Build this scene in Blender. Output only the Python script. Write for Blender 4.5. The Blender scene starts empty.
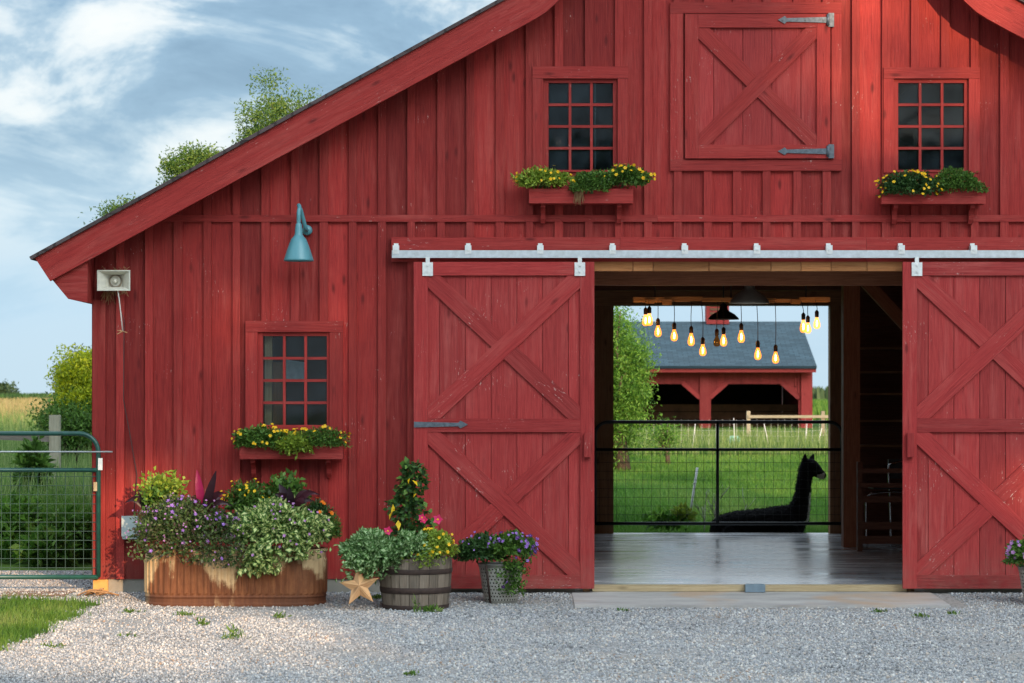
import bpy, bmesh, math, random
import numpy as np
from mathutils import Vector, Matrix, noise

random.seed(7)
RNG = np.random.default_rng(7)
SC = bpy.context.scene
COL = SC.collection
KD = 0.009 / 23.0                 # metres per pixel per metre of distance
CAM_H = 1.737

def kk(y): return (23.0 + y) * KD
def PX(px, y=0.0): return (px - 512.0) * kk(y)
def PZ(py, y=0.0): return CAM_H + (400.0 - py) * kk(y)
def PT(px, py, y=0.0): return (PX(px, y), y, PZ(py, y))

def lerp(a, b, t): return a + (b - a) * t

def ground_z(y):
    pts = [(-60, -.05), (-1.3, -.05), (-.3, 0), (9.4, 0), (10.4, -.1), (40, .46), (77, .64), (160, 1.1), (320, 1.9), (2000, 2.1)]
    ys = [p[0] for p in pts]; zs = [p[1] for p in pts]
    return float(np.interp(y, ys, zs))
def ground_zv(y):
    return np.interp(y, [-60, -1.3, -.3, 9.4, 10.4, 40, 77, 160, 320, 2000], [-.05, -.05, 0, 0, -.1, .46, .64, 1.1, 1.9, 2.1])

# ------------------------------------------------------------------ objects
ORG = {}
def tag(o, label=None, cat=None, group=None, kind=None):
    if label: o['label'] = label
    if cat: o['category'] = cat
    if group: o['group'] = group
    if kind: o['kind'] = kind
    return o

def thing(name, loc, label, cat, group=None, kind=None):
    o = bpy.data.objects.new(name, None)
    COL.objects.link(o)
    o.location = loc
    o.empty_display_size = .1
    ORG[o.name] = Vector(loc)
    return tag(o, label, cat, group, kind)

def org_of(o):
    v = Vector((0, 0, 0))
    while o is not None:
        if o.name in ORG: return ORG[o.name]
        o = o.parent
    return v

def link(name, me, parent=None, label=None):
    o = bpy.data.objects.new(name, me)
    COL.objects.link(o)
    if parent is not None: o.parent = parent
    if label: o['label'] = label
    return o

def np_mesh(name, V, F, mats, uv=None, rnd=None, smooth=False, mat_idx=None):
    """V (n,3); F (m,k) all faces of k corners"""
    V = np.asarray(V, dtype=np.float32); F = np.asarray(F, dtype=np.int32)
    m, k = F.shape
    me = bpy.data.meshes.new(name)
    me.vertices.add(len(V)); me.vertices.foreach_set('co', V.ravel())
    me.loops.add(m * k); me.loops.foreach_set('vertex_index', F.ravel())
    me.polygons.add(m)
    me.polygons.foreach_set('loop_start', np.arange(0, m * k, k, dtype=np.int32))
    me.polygons.foreach_set('loop_total', np.full(m, k, dtype=np.int32))
    if smooth: me.polygons.foreach_set('use_smooth', np.ones(m, dtype=bool))
    if uv is not None:
        l = me.uv_layers.new(name='UVMap'); l.data.foreach_set('uv', np.asarray(uv, dtype=np.float32).ravel())
    if rnd is not None:
        a = me.attributes.new('rnd', 'FLOAT', 'FACE'); a.data.foreach_set('value', np.asarray(rnd, dtype=np.float32))
    if not isinstance(mats, (list, tuple)): mats = [mats]
    for mt in mats: me.materials.append(mt)
    if mat_idx is not None: me.polygons.foreach_set('material_index', np.asarray(mat_idx, dtype=np.int32))
    me.update(calc_edges=True); me.validate()
    return me

class MB:
    def __init__(s):
        s.v = []; s.f = []; s.uv = []; s.r = []; s.sm = []
    def face(s, idx, uvs, r, smooth=False):
        s.f.append(idx); s.uv.extend(uvs); s.r.append(r); s.sm.append(smooth)
    def prism(s, poly, y0, y1, d=(0, 1), r=None):
        """polygon in XZ (any winding) extruded from y0 (front) to y1; grain along d (dx,dz)"""
        r = random.random() if r is None else r
        a = sum(poly[i][0] * poly[(i + 1) % len(poly)][1] - poly[(i + 1) % len(poly)][0] * poly[i][1] for i in range(len(poly)))
        if a < 0: poly = poly[::-1]
        n = len(poly); b = len(s.v)
        off = r * 37.3; off2 = r * 91.7
        L = math.hypot(*d); dx, dz = d[0] / L, d[1] / L
        def uv(x, z, y): return (x * dx + z * dz + off, -x * dz + z * dx + y + off2)
        for (x, z) in poly: s.v.append((x, y0, z))
        for (x, z) in poly: s.v.append((x, y1, z))
        s.face(list(range(b, b + n)), [uv(x, z, 0) for x, z in poly], r)
        s.face([b + n + i for i in range(n)][::-1], [uv(x, z, .2) for x, z in poly[::-1]], r)
        for i in range(n):
            j = (i + 1) % n
            s.face([b + i, b + n + i, b + n + j, b + j], [uv(*poly[i], 0), uv(*poly[i], y1 - y0), uv(*poly[j], y1 - y0), uv(*poly[j], 0)], r)
    def rect(s, x0, x1, z0, z1, y0, y1, d=None, r=None):
        if d is None: d = (1, 0) if abs(x1 - x0) > abs(z1 - z0) else (0, 1)
        s.prism([(x0, z0), (x1, z0), (x1, z1), (x0, z1)], y0, y1, d, r)
    def board(s, p, q, w, y0, y1, r=None):
        """board along p->q in XZ of width w"""
        dx, dz = q[0] - p[0], q[1] - p[1]; L = math.hypot(dx, dz); nx, nz = -dz / L * w / 2, dx / L * w / 2
        s.prism([(p[0] - nx, p[1] - nz), (q[0] - nx, q[1] - nz), (q[0] + nx, q[1] + nz), (p[0] + nx, p[1] + nz)], y0, y1, (dx, dz), r)
    def box(s, c, size, M=None, r=None):
        """oriented box; grain along its longest side"""
        r = random.random() if r is None else r
        hx, hy, hz = [q / 2 for q in size]; ax = int(np.argmax(size)); o1, o2 = [i for i in range(3) if i != ax]
        P = [(sx * hx, sy * hy, sz * hz) for sx in (-1, 1) for sy in (-1, 1) for sz in (-1, 1)]
        b = len(s.v); c = Vector(c)
        for p in P:
            v = Vector(p)
            if M is not None: v = M @ v
            s.v.append(tuple(c + v))
        for f in ([0, 1, 3, 2], [4, 6, 7, 5], [0, 4, 5, 1], [2, 3, 7, 6], [0, 2, 6, 4], [1, 5, 7, 3]):
            s.face([b + i for i in f], [(P[i][ax] + r * 37.3, P[i][o1] + P[i][o2] * 1.3 + r * 91.7) for i in f], r)
    def tube(s, pts, rad, n=8, cap=True, r=None):
        r = random.random() if r is None else r
        pts = [Vector(p) for p in pts]; rads = rad if isinstance(rad, (list, tuple)) else [rad] * len(pts)
        b0 = len(s.v); L = 0
        t0 = (pts[1] - pts[0]).normalized()
        u = t0.orthogonal().normalized()
        Ls = []
        for i, p in enumerate(pts):
            if i > 0: L += (pts[i] - pts[i - 1]).length
            Ls.append(L)
            t = (pts[min(i + 1, len(pts) - 1)] - pts[max(i - 1, 0)]).normalized()
            u = (u - t * u.dot(t)); u = u.normalized() if u.length > 1e-6 else t.orthogonal().normalized()
            w = t.cross(u)
            for k in range(n):
                a = 2 * math.pi * k / n
                s.v.append(tuple(p + (u * math.cos(a) + w * math.sin(a)) * rads[i]))
        for i in range(len(pts) - 1):
            for k in range(n):
                k2 = (k + 1) % n
                s.face([b0 + i * n + k, b0 + i * n + k2, b0 + (i + 1) * n + k2, b0 + (i + 1) * n + k],
                       [(Ls[i] + r * 9, k / n), (Ls[i] + r * 9, (k + 1) / n), (Ls[i + 1] + r * 9, (k + 1) / n), (Ls[i + 1] + r * 9, k / n)], r, True)
        if cap:
            s.face([b0 + k for k in range(n)][::-1], [(0, k / n) for k in range(n)], r)
            e = b0 + (len(pts) - 1) * n
            s.face([e + k for k in range(n)], [(L, k / n) for k in range(n)], r)
    def lathe(s, c, prof, n=28, r=None, sx=1, sy=1, cap0=False, cap1=False, uvscale=1, M=None):
        """prof list of (radius, z); axis Z through c"""
        r = random.random() if r is None else r
        b = len(s.v); c = Vector(c); m = len(prof)
        for (R, z) in prof:
            for k in range(n):
                a = 2 * math.pi * k / n
                v = Vector((R * math.cos(a) * sx, R * math.sin(a) * sy, z))
                if M is not None: v = M @ v
                s.v.append(tuple(c + v))
        for i in range(m - 1):
            for k in range(n):
                k2 = (k + 1) % n
                s.face([b + i * n + k, b + i * n + k2, b + (i + 1) * n + k2, b + (i + 1) * n + k],
                       [(k / n * uvscale, prof[i][1]), ((k + 1) / n * uvscale, prof[i][1]), ((k + 1) / n * uvscale, prof[i + 1][1]), (k / n * uvscale, prof[i + 1][1])], r, True)
        if cap0: s.face([b + k for k in range(n)][::-1], [(k / n, 0) for k in range(n)], r)
        if cap1: s.face([b + (m - 1) * n + k for k in range(n)], [(k / n, 0) for k in range(n)], r)
    def build(s, name, mat, parent=None, label=None, org=None):
        o0 = org_of(parent) if org is None else Vector(org)
        me = bpy.data.meshes.new(name)
        me.from_pydata([(v[0] - o0.x, v[1] - o0.y, v[2] - o0.z) for v in s.v], [], s.f)
        l = me.uv_layers.new(name='UVMap'); l.data.foreach_set('uv', np.array(s.uv, dtype=np.float32).ravel())
        a = me.attributes.new('rnd', 'FLOAT', 'FACE'); a.data.foreach_set('value', np.array(s.r, dtype=np.float32))
        me.polygons.foreach_set('use_smooth', np.array(s.sm, dtype=bool))
        me.materials.append(mat); me.update()
        o = link(name, me, parent, label)
        if parent is None and org is not None: o.location = org
        return o

def dup(root, loc, label=None, group=None):
    r = root.copy(); COL.objects.link(r); r.location = loc; ORG[r.name] = Vector(loc)
    if label: r['label'] = label
    if group: r['group'] = group
    for ch in list(root.children):
        c = ch.copy(); COL.objects.link(c); c.parent = r
        for g in list(ch.children):
            d = g.copy(); COL.objects.link(d); d.parent = c
    return r

# ------------------------------------------------------------------ leaves & grass
def leaf_arrays(P, size, rng, aspect=.5, dirs=None, spread=1.0, fold=.15, up=0.0, size_var=.35):
    n = len(P)
    d = rng.normal(size=(n, 3)) * spread
    if dirs is not None: d = d + dirs
    d[:, 2] += up
    d /= np.linalg.norm(d, axis=1, keepdims=True) + 1e-9
    q = rng.normal(size=(n, 3)); q[:, 2] += .6
    sd = np.cross(d, q); sd /= np.linalg.norm(sd, axis=1, keepdims=True) + 1e-9
    nn = np.cross(sd, d)
    s = (size * (1 + size_var * rng.uniform(-1, 1, n)))[:, None]
    b = P; tip = P + d * s
    mid = P + d * s * .45 + nn * s * fold
    l = mid + sd * s * aspect / 2; r_ = mid - sd * s * aspect / 2
    V = np.stack([b, l, tip, r_], axis=1).reshape(-1, 3)
    F = np.arange(4 * n).reshape(n, 4)
    uv = np.tile(np.array([[0, .5], [.5, 0], [1, .5], [.5, 1]], dtype=np.float32), (n, 1))
    return V, F, uv

def leaf_object(name, P, size, mat, parent, rng=RNG, rnd=None, **kw):
    P = np.asarray(P, dtype=np.float64)
    V, F, uv = leaf_arrays(P, size, rng, **kw)
    o0 = np.array(org_of(parent)) if parent is not None else np.zeros(3)
    if rnd is None: rnd = rng.uniform(0, 1, len(P))
    me = np_mesh(name, V - o0, F, mat, uv, rnd)
    return link(name, me, parent)

def mound_points(c, rad, n, rng, shell=.55, zmin=-.4):
    """points in the outer part of an ellipsoid"""
    d = rng.normal(size=(n * 2, 3)); d /= np.linalg.norm(d, axis=1, keepdims=True)
    d = d[d[:, 2] > zmin][:n]
    t = rng.uniform(shell, 1, len(d))[:, None] ** .6
    # lumpy outline
    ph = rng.uniform(0, 6.28, 6)
    lump = 1 + .13 * np.sin(d[:, 0] * 5 + ph[0]) * np.cos(d[:, 2] * 6 + ph[1]) + .1 * np.sin(d[:, 1] * 9 + d[:, 0] * 11 + ph[2])
    return np.array(c) + d * t * lump[:, None] * np.array(rad), d

def blades(name, XY, h, w, mat, kind_label, rng=RNG, zoff=0.0, lean=.35, hvar=.5, cat=None, zfun=ground_zv, rndv=None):
    n = len(XY)
    z = zfun(XY[:, 1]) + zoff
    b = np.column_stack([XY, z])
    a = rng.uniform(0, math.pi, n); hv = h * (1 + hvar * rng.uniform(-1, 1, n)); wv = w * rng.uniform(.6, 1.3, n)
    sd = np.column_stack([np.cos(a), np.sin(a), np.zeros(n)]) * (wv / 2)[:, None]
    la = rng.uniform(0, 2 * math.pi, n); lm = hv * lean * rng.uniform(0, 1, n)
    ln = np.column_stack([np.cos(la) * lm, np.sin(la) * lm, np.zeros(n)])
    m = b + ln * .3 + np.column_stack([np.zeros(n), np.zeros(n), hv * .55])
    t = b + ln + np.column_stack([np.zeros(n), np.zeros(n), hv])
    V = np.stack([b - sd, b + sd, m + sd * .7, m - sd * .7, t + sd * .12, t - sd * .12], axis=1).reshape(-1, 3)
    i = np.arange(n)[:, None] * 6
    F = np.concatenate([i + np.array([[0, 1, 2, 3]]), i + np.array([[3, 2, 4, 5]])], axis=0)
    r = rng.uniform(0, 1, n) if rndv is None else rndv
    me = np_mesh(name, V, F, mat, None, np.concatenate([r, r]))
    o = link(name, me)
    tag(o, kind_label, cat or 'grass', None, 'stuff')
    return o
# ------------------------------------------------------------------ materials
class NT:
    def __init__(s, name):
        s.m = bpy.data.materials.new(name); s.m.use_nodes = True
        s.t = s.m.node_tree; s.t.nodes.clear()
        s.out = s.t.nodes.new('ShaderNodeOutputMaterial')
    def n(s, typ, **kw):
        nd = s.t.nodes.new(typ)
        for k, v in kw.items():
            if k.startswith('i_'):
                nd.inputs[k[2:].replace('_', ' ')].default_value = v
            else: setattr(nd, k, v)
        return nd
    def l(s, a, b): s.t.links.new(a, b)
    def attr(s, name='rnd'):
        return s.n('ShaderNodeAttribute', attribute_name=name).outputs['Fac']
    def uv(s): return s.n('ShaderNodeUVMap', uv_map='UVMap').outputs[0]
    def objc(s): return s.n('ShaderNodeTexCoord').outputs['Object']
    def pos(s): return s.n('ShaderNodeNewGeometry').outputs['Position']
    def mapping(s, vec, scale=(1, 1, 1), rot=(0, 0, 0), loc=(0, 0, 0)):
        m = s.n('ShaderNodeMapping'); m.inputs['Scale'].default_value = scale; m.inputs['Rotation'].default_value = rot; m.inputs['Location'].default_value = loc
        s.l(vec, m.inputs['Vector']); return m.outputs[0]
    def noise(s, vec, scale=5, detail=4, rough=.55, dist=0, out='Fac'):
        nd = s.n('ShaderNodeTexNoise'); nd.inputs['Scale'].default_value = scale; nd.inputs['Detail'].default_value = detail
        nd.inputs['Roughness'].default_value = rough; nd.inputs['Distortion'].default_value = dist
        if vec is not None: s.l(vec, nd.inputs['Vector'])
        return nd.outputs[out]
    def ramp(s, fac, stops, interp='LINEAR'):
        nd = s.n('ShaderNodeValToRGB'); cr = nd.color_ramp; cr.interpolation = interp
        while len(cr.elements) > 1: cr.elements.remove(cr.elements[-1])
        for i, (p, c) in enumerate(stops):
            if not isinstance(c, (tuple, list)): c = (c, c, c)
            e = cr.elements[0] if i == 0 else cr.elements.new(p)
            e.position = p; e.color = (c[0], c[1], c[2], 1)
        s.l(fac, nd.inputs[0]); return nd.outputs[0]
    def mix(s, fac, a, b, typ='MIX'):
        nd = s.n('ShaderNodeMix', data_type='RGBA', blend_type=typ)
        for sock, v in ((nd.inputs[0], fac), (nd.inputs[6], a), (nd.inputs[7], b)):
            if isinstance(v, (int, float)): sock.default_value = v if sock.type == 'VALUE' else (v, v, v, 1)
            elif isinstance(v, tuple): sock.default_value = (*v, 1)
            else: s.l(v, sock)
        return nd.outputs[2]
    def math(s, op, a, b=0.0, clamp=False):
        nd = s.n('ShaderNodeMath', operation=op, use_clamp=clamp)
        for sock, v in ((nd.inputs[0], a), (nd.inputs[1], b)):
            if isinstance(v, (int, float)): sock.default_value = v
            else: s.l(v, sock)
        return nd.outputs[0]
    def bump(s, h, strength=.3, dist=.01):
        nd = s.n('ShaderNodeBump'); nd.inputs['Strength'].default_value = strength; nd.inputs['Distance'].default_value = dist
        s.l(h, nd.inputs['Height']); return nd.outputs[0]
    def principled(s, color, rough=.6, metallic=0.0, normal=None, spec=.5, **kw):
        nd = s.n('ShaderNodeBsdfPrincipled')
        for sock, v in (('Base Color', color), ('Roughness', rough), ('Metallic', metallic), ('Specular IOR Level', spec)):
            if isinstance(v, (int, float)): nd.inputs[sock].default_value = v
            elif isinstance(v, tuple): nd.inputs[sock].default_value = (*v, 1)
            else: s.l(v, nd.inputs[sock])
        if normal is not None: s.l(normal, nd.inputs['Normal'])
        return nd.outputs[0]
    def done(s, sh):
        s.l(sh, s.out.inputs['Surface']); return s.m

def wood_paint(name, c_dark, c_mid, c_light, fade, wear=0.0, chip_col=(.55, .42, .38), rough=.62, tone=.35, knots=True, splash=0):
    t = NT(name); uv = t.uv(); r = t.attr(); pos = t.pos()
    g1 = t.noise(t.mapping(uv, (1.2, 26, 1)), 3.2, 7, .62, .6)
    g2 = t.noise(t.mapping(uv, (.45, 6, 1)), 2.0, 5, .6, 1.2)
    big = t.noise(pos, .9, 4, .6)
    fine = t.noise(pos, 14, 5, .65)
    col = t.ramp(g1, [(.25, c_dark), (.5, c_mid), (.78, c_light)])
    # boards differ a little from each other
    tn = t.ramp(r, [(0, 1 - tone * .55), (.5, 1.0), (1, 1 + tone * .45)])
    col = t.mix(1.0, col, tn, 'MULTIPLY')
    f1 = t.ramp(g2, [(.45, 0.0), (.75, 1.0)])
    f2 = t.ramp(big, [(.42, 0.0), (.68, 1.0)])
    fm = t.math('MULTIPLY', f1, f2)
    col = t.mix(t.math('MULTIPLY', fm, .72), col, fade)
    col = t.mix(t.math('MULTIPLY', t.ramp(fine, [(.5, 0.0), (.75, 1.0)]), .22), col, c_dark)
    # long dark grain checks
    ck = t.ramp(t.noise(t.mapping(uv, (.8, 60, 1)), 2.0, 3, .5, .3), [(.66, 0.0), (.72, 1.0)])
    col = t.mix(t.math('MULTIPLY', ck, .45), col, tuple(.45 * c for c in c_dark))
    if knots:
        v = t.n('ShaderNodeTexVoronoi', feature='F1'); v.inputs['Scale'].default_value = 1.0
        t.l(t.mapping(uv, (2.2, 6.5, 1)), v.inputs['Vector'])
        kn = t.ramp(v.outputs['Distance'], [(.05, 1.0), (.11, .35), (.15, 0.0)])
        col = t.mix(t.math('MULTIPLY', kn, .75), col, tuple(.5 * c for c in c_dark))
    if wear > 0:
        w1 = t.ramp(t.noise(pos, 3.1, 3, .6), [(.60 - .08 * wear, 0.0), (.66, 1.0)])
        w2 = t.ramp(t.noise(t.mapping(uv, (7, 24, 1)), 2.4, 5, .75), [(.62 - .05 * wear, 0.0), (.66 - .05 * wear, 1.0)])
        col = t.mix(t.math('MULTIPLY', t.math('MULTIPLY', w1, w2), .85), col, chip_col)
    if splash:      # dried mud thrown up along the bottom of the wall
        zz = t.n('ShaderNodeSeparateXYZ'); t.l(pos, zz.inputs[0])
        mr = t.n('ShaderNodeMapRange'); mr.inputs[1].default_value = .75; mr.inputs[2].default_value = .08; t.l(zz.outputs[2], mr.inputs[0])
        sp_ = t.math('MULTIPLY', t.math('MULTIPLY', mr.outputs[0], mr.outputs[0]), t.ramp(t.noise(pos, 7.0, 5, .7), [(.40, .15), (.66, 1.0)]))
        col = t.mix(t.math('MULTIPLY', sp_, splash), col, (.20, .135, .105))
    h = t.math('ADD', g1, t.math('MULTIPLY', ck, -.8))
    return t.done(t.principled(col, rough, 0, t.bump(h, .45, .008), .2))

M = {}
M['red_board'] = wood_paint('red_painted_board', (.165, .0115, .0120), (.268, .0205, .0182), (.345, .037, .029), (.44, .095, .078), .22, tone=.75, splash=.3)
M['red_batten'] = wood_paint('red_painted_batten', (.170, .0130, .0130), (.262, .0222, .0190), (.325, .036, .031), (.41, .082, .066), .22, knots=False, splash=.28)
M['red_trim'] = wood_paint('red_painted_trim', (.180, .0140, .0140), (.272, .0230, .0200), (.330, .037, .032), (.42, .090, .074), .35)
M['red_door'] = wood_paint('red_faded_door_board', (.210, .0190, .0195), (.300, .0290, .0280), (.365, .047, .042), (.46, .115, .100), .38, splash=.28)
M['red_shed'] = wood_paint('red_shed_board', (0.2880, 0.0288, 0.0264), (0.4080, 0.0456, 0.0384), (0.4920, 0.0696, 0.0552), (0.5040, 0.0900, 0.0720), .1)
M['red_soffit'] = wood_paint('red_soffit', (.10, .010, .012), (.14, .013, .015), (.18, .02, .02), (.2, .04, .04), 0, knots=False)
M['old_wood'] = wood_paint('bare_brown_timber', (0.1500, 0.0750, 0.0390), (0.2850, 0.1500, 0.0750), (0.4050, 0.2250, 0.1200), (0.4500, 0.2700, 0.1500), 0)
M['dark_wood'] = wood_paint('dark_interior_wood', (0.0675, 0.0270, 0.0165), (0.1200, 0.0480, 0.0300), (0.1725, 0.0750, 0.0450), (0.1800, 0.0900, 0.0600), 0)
M['red_post'] = wood_paint('red_brown_post', (0.1740, 0.0609, 0.0319), (0.2755, 0.1044, 0.0551), (0.3915, 0.1595, 0.0870), (0.4060, 0.1740, 0.1015), 0)
M['new_wood'] = wood_paint('honey_pine_board', (.26, .095, .032), (.38, .155, .055), (.46, .21, .08), (.48, .25, .11), 0, tone=.6)
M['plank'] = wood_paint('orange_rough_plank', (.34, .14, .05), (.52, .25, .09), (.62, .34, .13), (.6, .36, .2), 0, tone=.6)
M['star_wood'] = wood_paint('orange_pine_star', (.36, .19, .085), (.52, .30, .145), (.62, .39, .2), (.62, .43, .26), 0, tone=.3)
M['grey_wood'] = wood_paint('weathered_grey_wood', (.10, .085, .07), (.19, .165, .14), (.29, .26, .225), (.36, .33, .29), 0, tone=.7)
M['barrel_wood'] = wood_paint('weathered_barrel_stave', (.10, .076, .056), (.175, .137, .104), (.25, .205, .16), (.31, .27, .22), 0, tone=.6)
M['pale_wood'] = wood_paint('pale_fence_wood', (.16, .145, .105), (.26, .24, .18), (.35, .33, .26), (.4, .38, .3), 0)
M['sill_wood'] = wood_paint('pale_threshold_wood', (.26, .19, .10), (.40, .30, .17), (.52, .41, .26), (.55, .45, .3), 0)

def simple(name, c, rough=.5, metallic=0.0, var=.2, scale=8, spec=.5, bump=.0):
    t = NT(name); n = t.noise(t.pos(), scale, 5, .6)
    col = t.ramp(n, [(.25, tuple(x * (1 - var) for x in c)), (.75, tuple(min(1, x * (1 + var)) for x in c))])
    nm = t.bump(n, bump, .01) if bump else None
    return t.done(t.principled(col, rough, metallic, nm, spec))
M['galv'] = simple('galvanised_track_steel', (.52, .56, .60), .42, .55, .18, 20)
M['white_steel'] = simple('zinc_bracket', (.66, .67, .67), .45, .4, .15, 30)
M['iron'] = simple('grey_blue_wrought_iron', (.105, .125, .15), .5, .5, .45, 40)
M['black_pipe'] = simple('black_gate_pipe', (.010, .013, .014), .4, .0, .2)
M['green_pipe'] = simple('dark_green_gate_paint', (.012, .065, .052), .35, 0, .3, 12)
M['green_wire'] = simple('dull_green_wire', (.03, .07, .06), .5, .3, .2)
M['wire'] = simple('dark_wire', (.015, .018, .018), .5, .5, .2)
M['teal'] = simple('teal_lamp_enamel', (.075, .235, .275), .38, 0, .12, 6)
M['horn'] = simple('ivory_plastic', (.60, .57, .48), .5, 0, .12, 25)
M['horn_in'] = simple('dusty_brown_plastic', (.20, .16, .11), .6, 0, .3, 25)
M['cable'] = simple('dark_cable', (.03, .02, .02), .5)
M['cord_white'] = simple('off_white_cord', (.6, .55, .5), .6)
M['grey_box'] = simple('grey_enamel', (.36, .42, .43), .45, .1, .1, 12)
M['guide'] = simple('blue_grey_plate', (.17, .23, .28), .45, .4, .2, 15)
M['shade_dark'] = simple('dark_lamp_enamel', (.022, .018, .016), .35, 0, .2)
M['shade_grey'] = simple('grey_lamp_enamel', (.18, .17, .155), .4, .1, .2)
M['shade_in'] = simple('pale_lamp_lining', (.55, .5, .4), .4, 0, .1)
M['socket'] = simple('dark_bakelite_socket', (.035, .016, .010), .35, 0, .2)
M['soil'] = simple('potting_soil', (.03, .02, .013), .9, 0, .4, 30)
M['grey_rod'] = simple('dull_aluminium_rod', (.34, .37, .38), .45, .3, .1)
M['white_rod'] = simple('white_plastic_rod', (.60, .61, .60), .45, 0, .08)
M['net'] = simple('white_netting', (.45, .47, .45), .6)
M['paper'] = simple('white_sticker', (.75, .73, .68), .6, 0, .1, 40)
M['rust_hoop'] = simple('rusty_hoop_iron', (.045, .026, .020), .75, .2, .5, 25)
M['chrome'] = simple('chrome_tube', (.62, .63, .65), .22, 1.0, .1)
M['black_seat'] = simple('black_vinyl', (.012, .011, .012), .5)
M['twig'] = simple('bleached_twig', (.42, .40, .36), .8)
M['bark'] = simple('tree_bark', (.085, .065, .048), .9, 0, .4, 20, .2, .6)
M['straw'] = simple('dry_straw', (.30, .17, .08), .9, 0, .4, 30)
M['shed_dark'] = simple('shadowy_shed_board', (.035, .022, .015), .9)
M['mud_board'] = simple('brown_kick_board', (.20, .085, .04), .85, 0, .35, 3)

def concrete(name, c, rough=.75, stain=(.34, .22, .13), stain_amt=.5, scale=1.2, streak=(1, 1, 1), rr=None):
    t = NT(name); p = t.pos()
    n1 = t.noise(t.mapping(p, streak), scale, 6, .65); n2 = t.noise(p, 30, 4, .6); n3 = t.noise(p, .9, 3, .5, .6)
    col = t.ramp(n1, [(.25, tuple(x * .62 for x in c)), (.5, c), (.75, tuple(x * 1.3 for x in c))])
    col = t.mix(t.math('MULTIPLY', t.ramp(n3, [(.55, 0.0), (.68, 1.0)]), stain_amt), col, stain)
    col = t.mix(t.math('MULTIPLY', t.ramp(n2, [(.55, 0.0), (.7, 1.0)]), .25), col, tuple(x * .55 for x in c))
    rg = rough if rr is None else t.ramp(n1, [(.3, rr[0]), (.7, rr[1])])
    return t.done(t.principled(col, rg, 0, t.bump(n2, .15, .004), .5))
M['concrete'] = concrete('foundation_concrete', (.27, .25, .21), stain_amt=.2)
M['ramp'] = concrete('ramp_concrete', (.36, .34, .32), .8, (.42, .27, .16), .7, 1.6, (1, 2.5, 1))
M['floor'] = concrete('sealed_floor_concrete', (.47, .47, .485), .3, (.33, .28, .24), .35, 1.5, (.5, 1.6, 1), (.10, .36))
M['corner_block'] = simple('ochre_corner_stone', (.60, .30, .085), .85, 0, .2, 10)

def glass_mat(name, dust=.12):
    t = NT(name)
    n = t.noise(t.mapping(t.pos(), (1, 1, 1)), 3.2, 4, .6); n2 = t.noise(t.pos(), 45, 3, .6)
    tr = t.n('ShaderNodeBsdfTransparent'); tr.inputs[0].default_value = (.62, .68, .70, 1)
    gl = t.n('ShaderNodeBsdfGlossy'); gl.inputs['Roughness'].default_value = .03; gl.inputs[0].default_value = (.9, .95, 1, 1)
    
    fr = t.n('ShaderNodeFresnel'); fr.inputs['IOR'].default_value = 1.30
    m1 = t.n('ShaderNodeMixShader'); t.l(fr.outputs[0], m1.inputs[0]); t.l(tr.outputs[0], m1.inputs[1]); t.l(gl.outputs[0], m1.inputs[2])
    df = t.n('ShaderNodeBsdfDiffuse'); df.inputs[0].default_value = (.22, .30, .36, 1)
    m2 = t.n('ShaderNodeMixShader')
    f = t.math('MULTIPLY', t.ramp(n, [(.38, .05), (.72, 1.0)]), dust)
    t.l(f, m2.inputs[0]); t.l(m1.outputs[0], m2.inputs[1]); t.l(df.outputs[0], m2.inputs[2])
    return t.done(m2.outputs[0])
M['glass'] = glass_mat('dusty_window_glass', .06)

def shingle(name, c, scale, warm):
    t = NT(name); p = t.uv()
    b = t.n('ShaderNodeTexBrick'); b.offset = .5
    b.inputs['Scale'].default_value = scale; b.inputs['Mortar Size'].default_value = .012; b.inputs['Brick Width'].default_value = .32; b.inputs['Row Height'].default_value = .15
    b.inputs['Color1'].default_value = (*[x * .75 for x in c], 1); b.inputs['Color2'].default_value = (*[x * 1.35 for x in c], 1); b.inputs['Mortar'].default_value = (*[x * .4 for x in c], 1)
    t.l(p, b.inputs['Vector'])
    n = t.noise(t.pos(), .6, 5, .6); n2 = t.noise(t.pos(), 40, 3, .6)
    col = t.mix(t.ramp(n, [(.35, 0.0), (.7, .4)]), b.outputs['Color'], warm)
    col = t.mix(t.ramp(n2, [(.4, 0.0), (.8, .35)]), col, tuple(x * 1.6 for x in c))
    return t.done(t.principled(col, .85, 0, t.bump(b.outputs['Fac'], -.4, .02), .3))
M['shingle_dark'] = shingle('brown_black_shingle', (.070, .050, .052), 1.0, (.05, .04, .035))
M['shingle_blue'] = shingle('blue_grey_shingle', (.050, .082, .100), .8, (.06, .075, .085))

def leaf_mat(name, cols, rough=.5, trans=.35, vein=None, edge=None):
    t = NT(name); r = t.attr()
    n = len(cols)
    col = t.ramp(r, [(i / max(1, n - 1), c) for i, c in enumerate(cols)])
    if edge is not None:      # variegated leaf: pale middle, green margin
        u = t.n('ShaderNodeSeparateXYZ'); t.l(t.uv(), u.inputs[0])
        d = t.math('ABSOLUTE', t.math('SUBTRACT', u.outputs[1], .5))
        d2 = t.math('ABSOLUTE', t.math('SUBTRACT', u.outputs[0], .48))
        e = t.math('ADD', t.math('MULTIPLY', d, 1.5), t.math('MULTIPLY', d2, 1.0))
        col = t.mix(t.ramp(e, [(.30, 0.0), (.52, 1.0)]), col, edge)
    p = t.principled(col, rough, 0, None, .3)
    tr = t.n('ShaderNodeBsdfTranslucent'); t.l(col, tr.inputs[0])
    m = t.n('ShaderNodeMixShader'); m.inputs[0].default_value = trans
    t.l(p, m.inputs[1]); t.l(tr.outputs[0], m.inputs[2])
    return t.done(m.outputs[0])
G = lambda r, g, b: (r, g, b)
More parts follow.
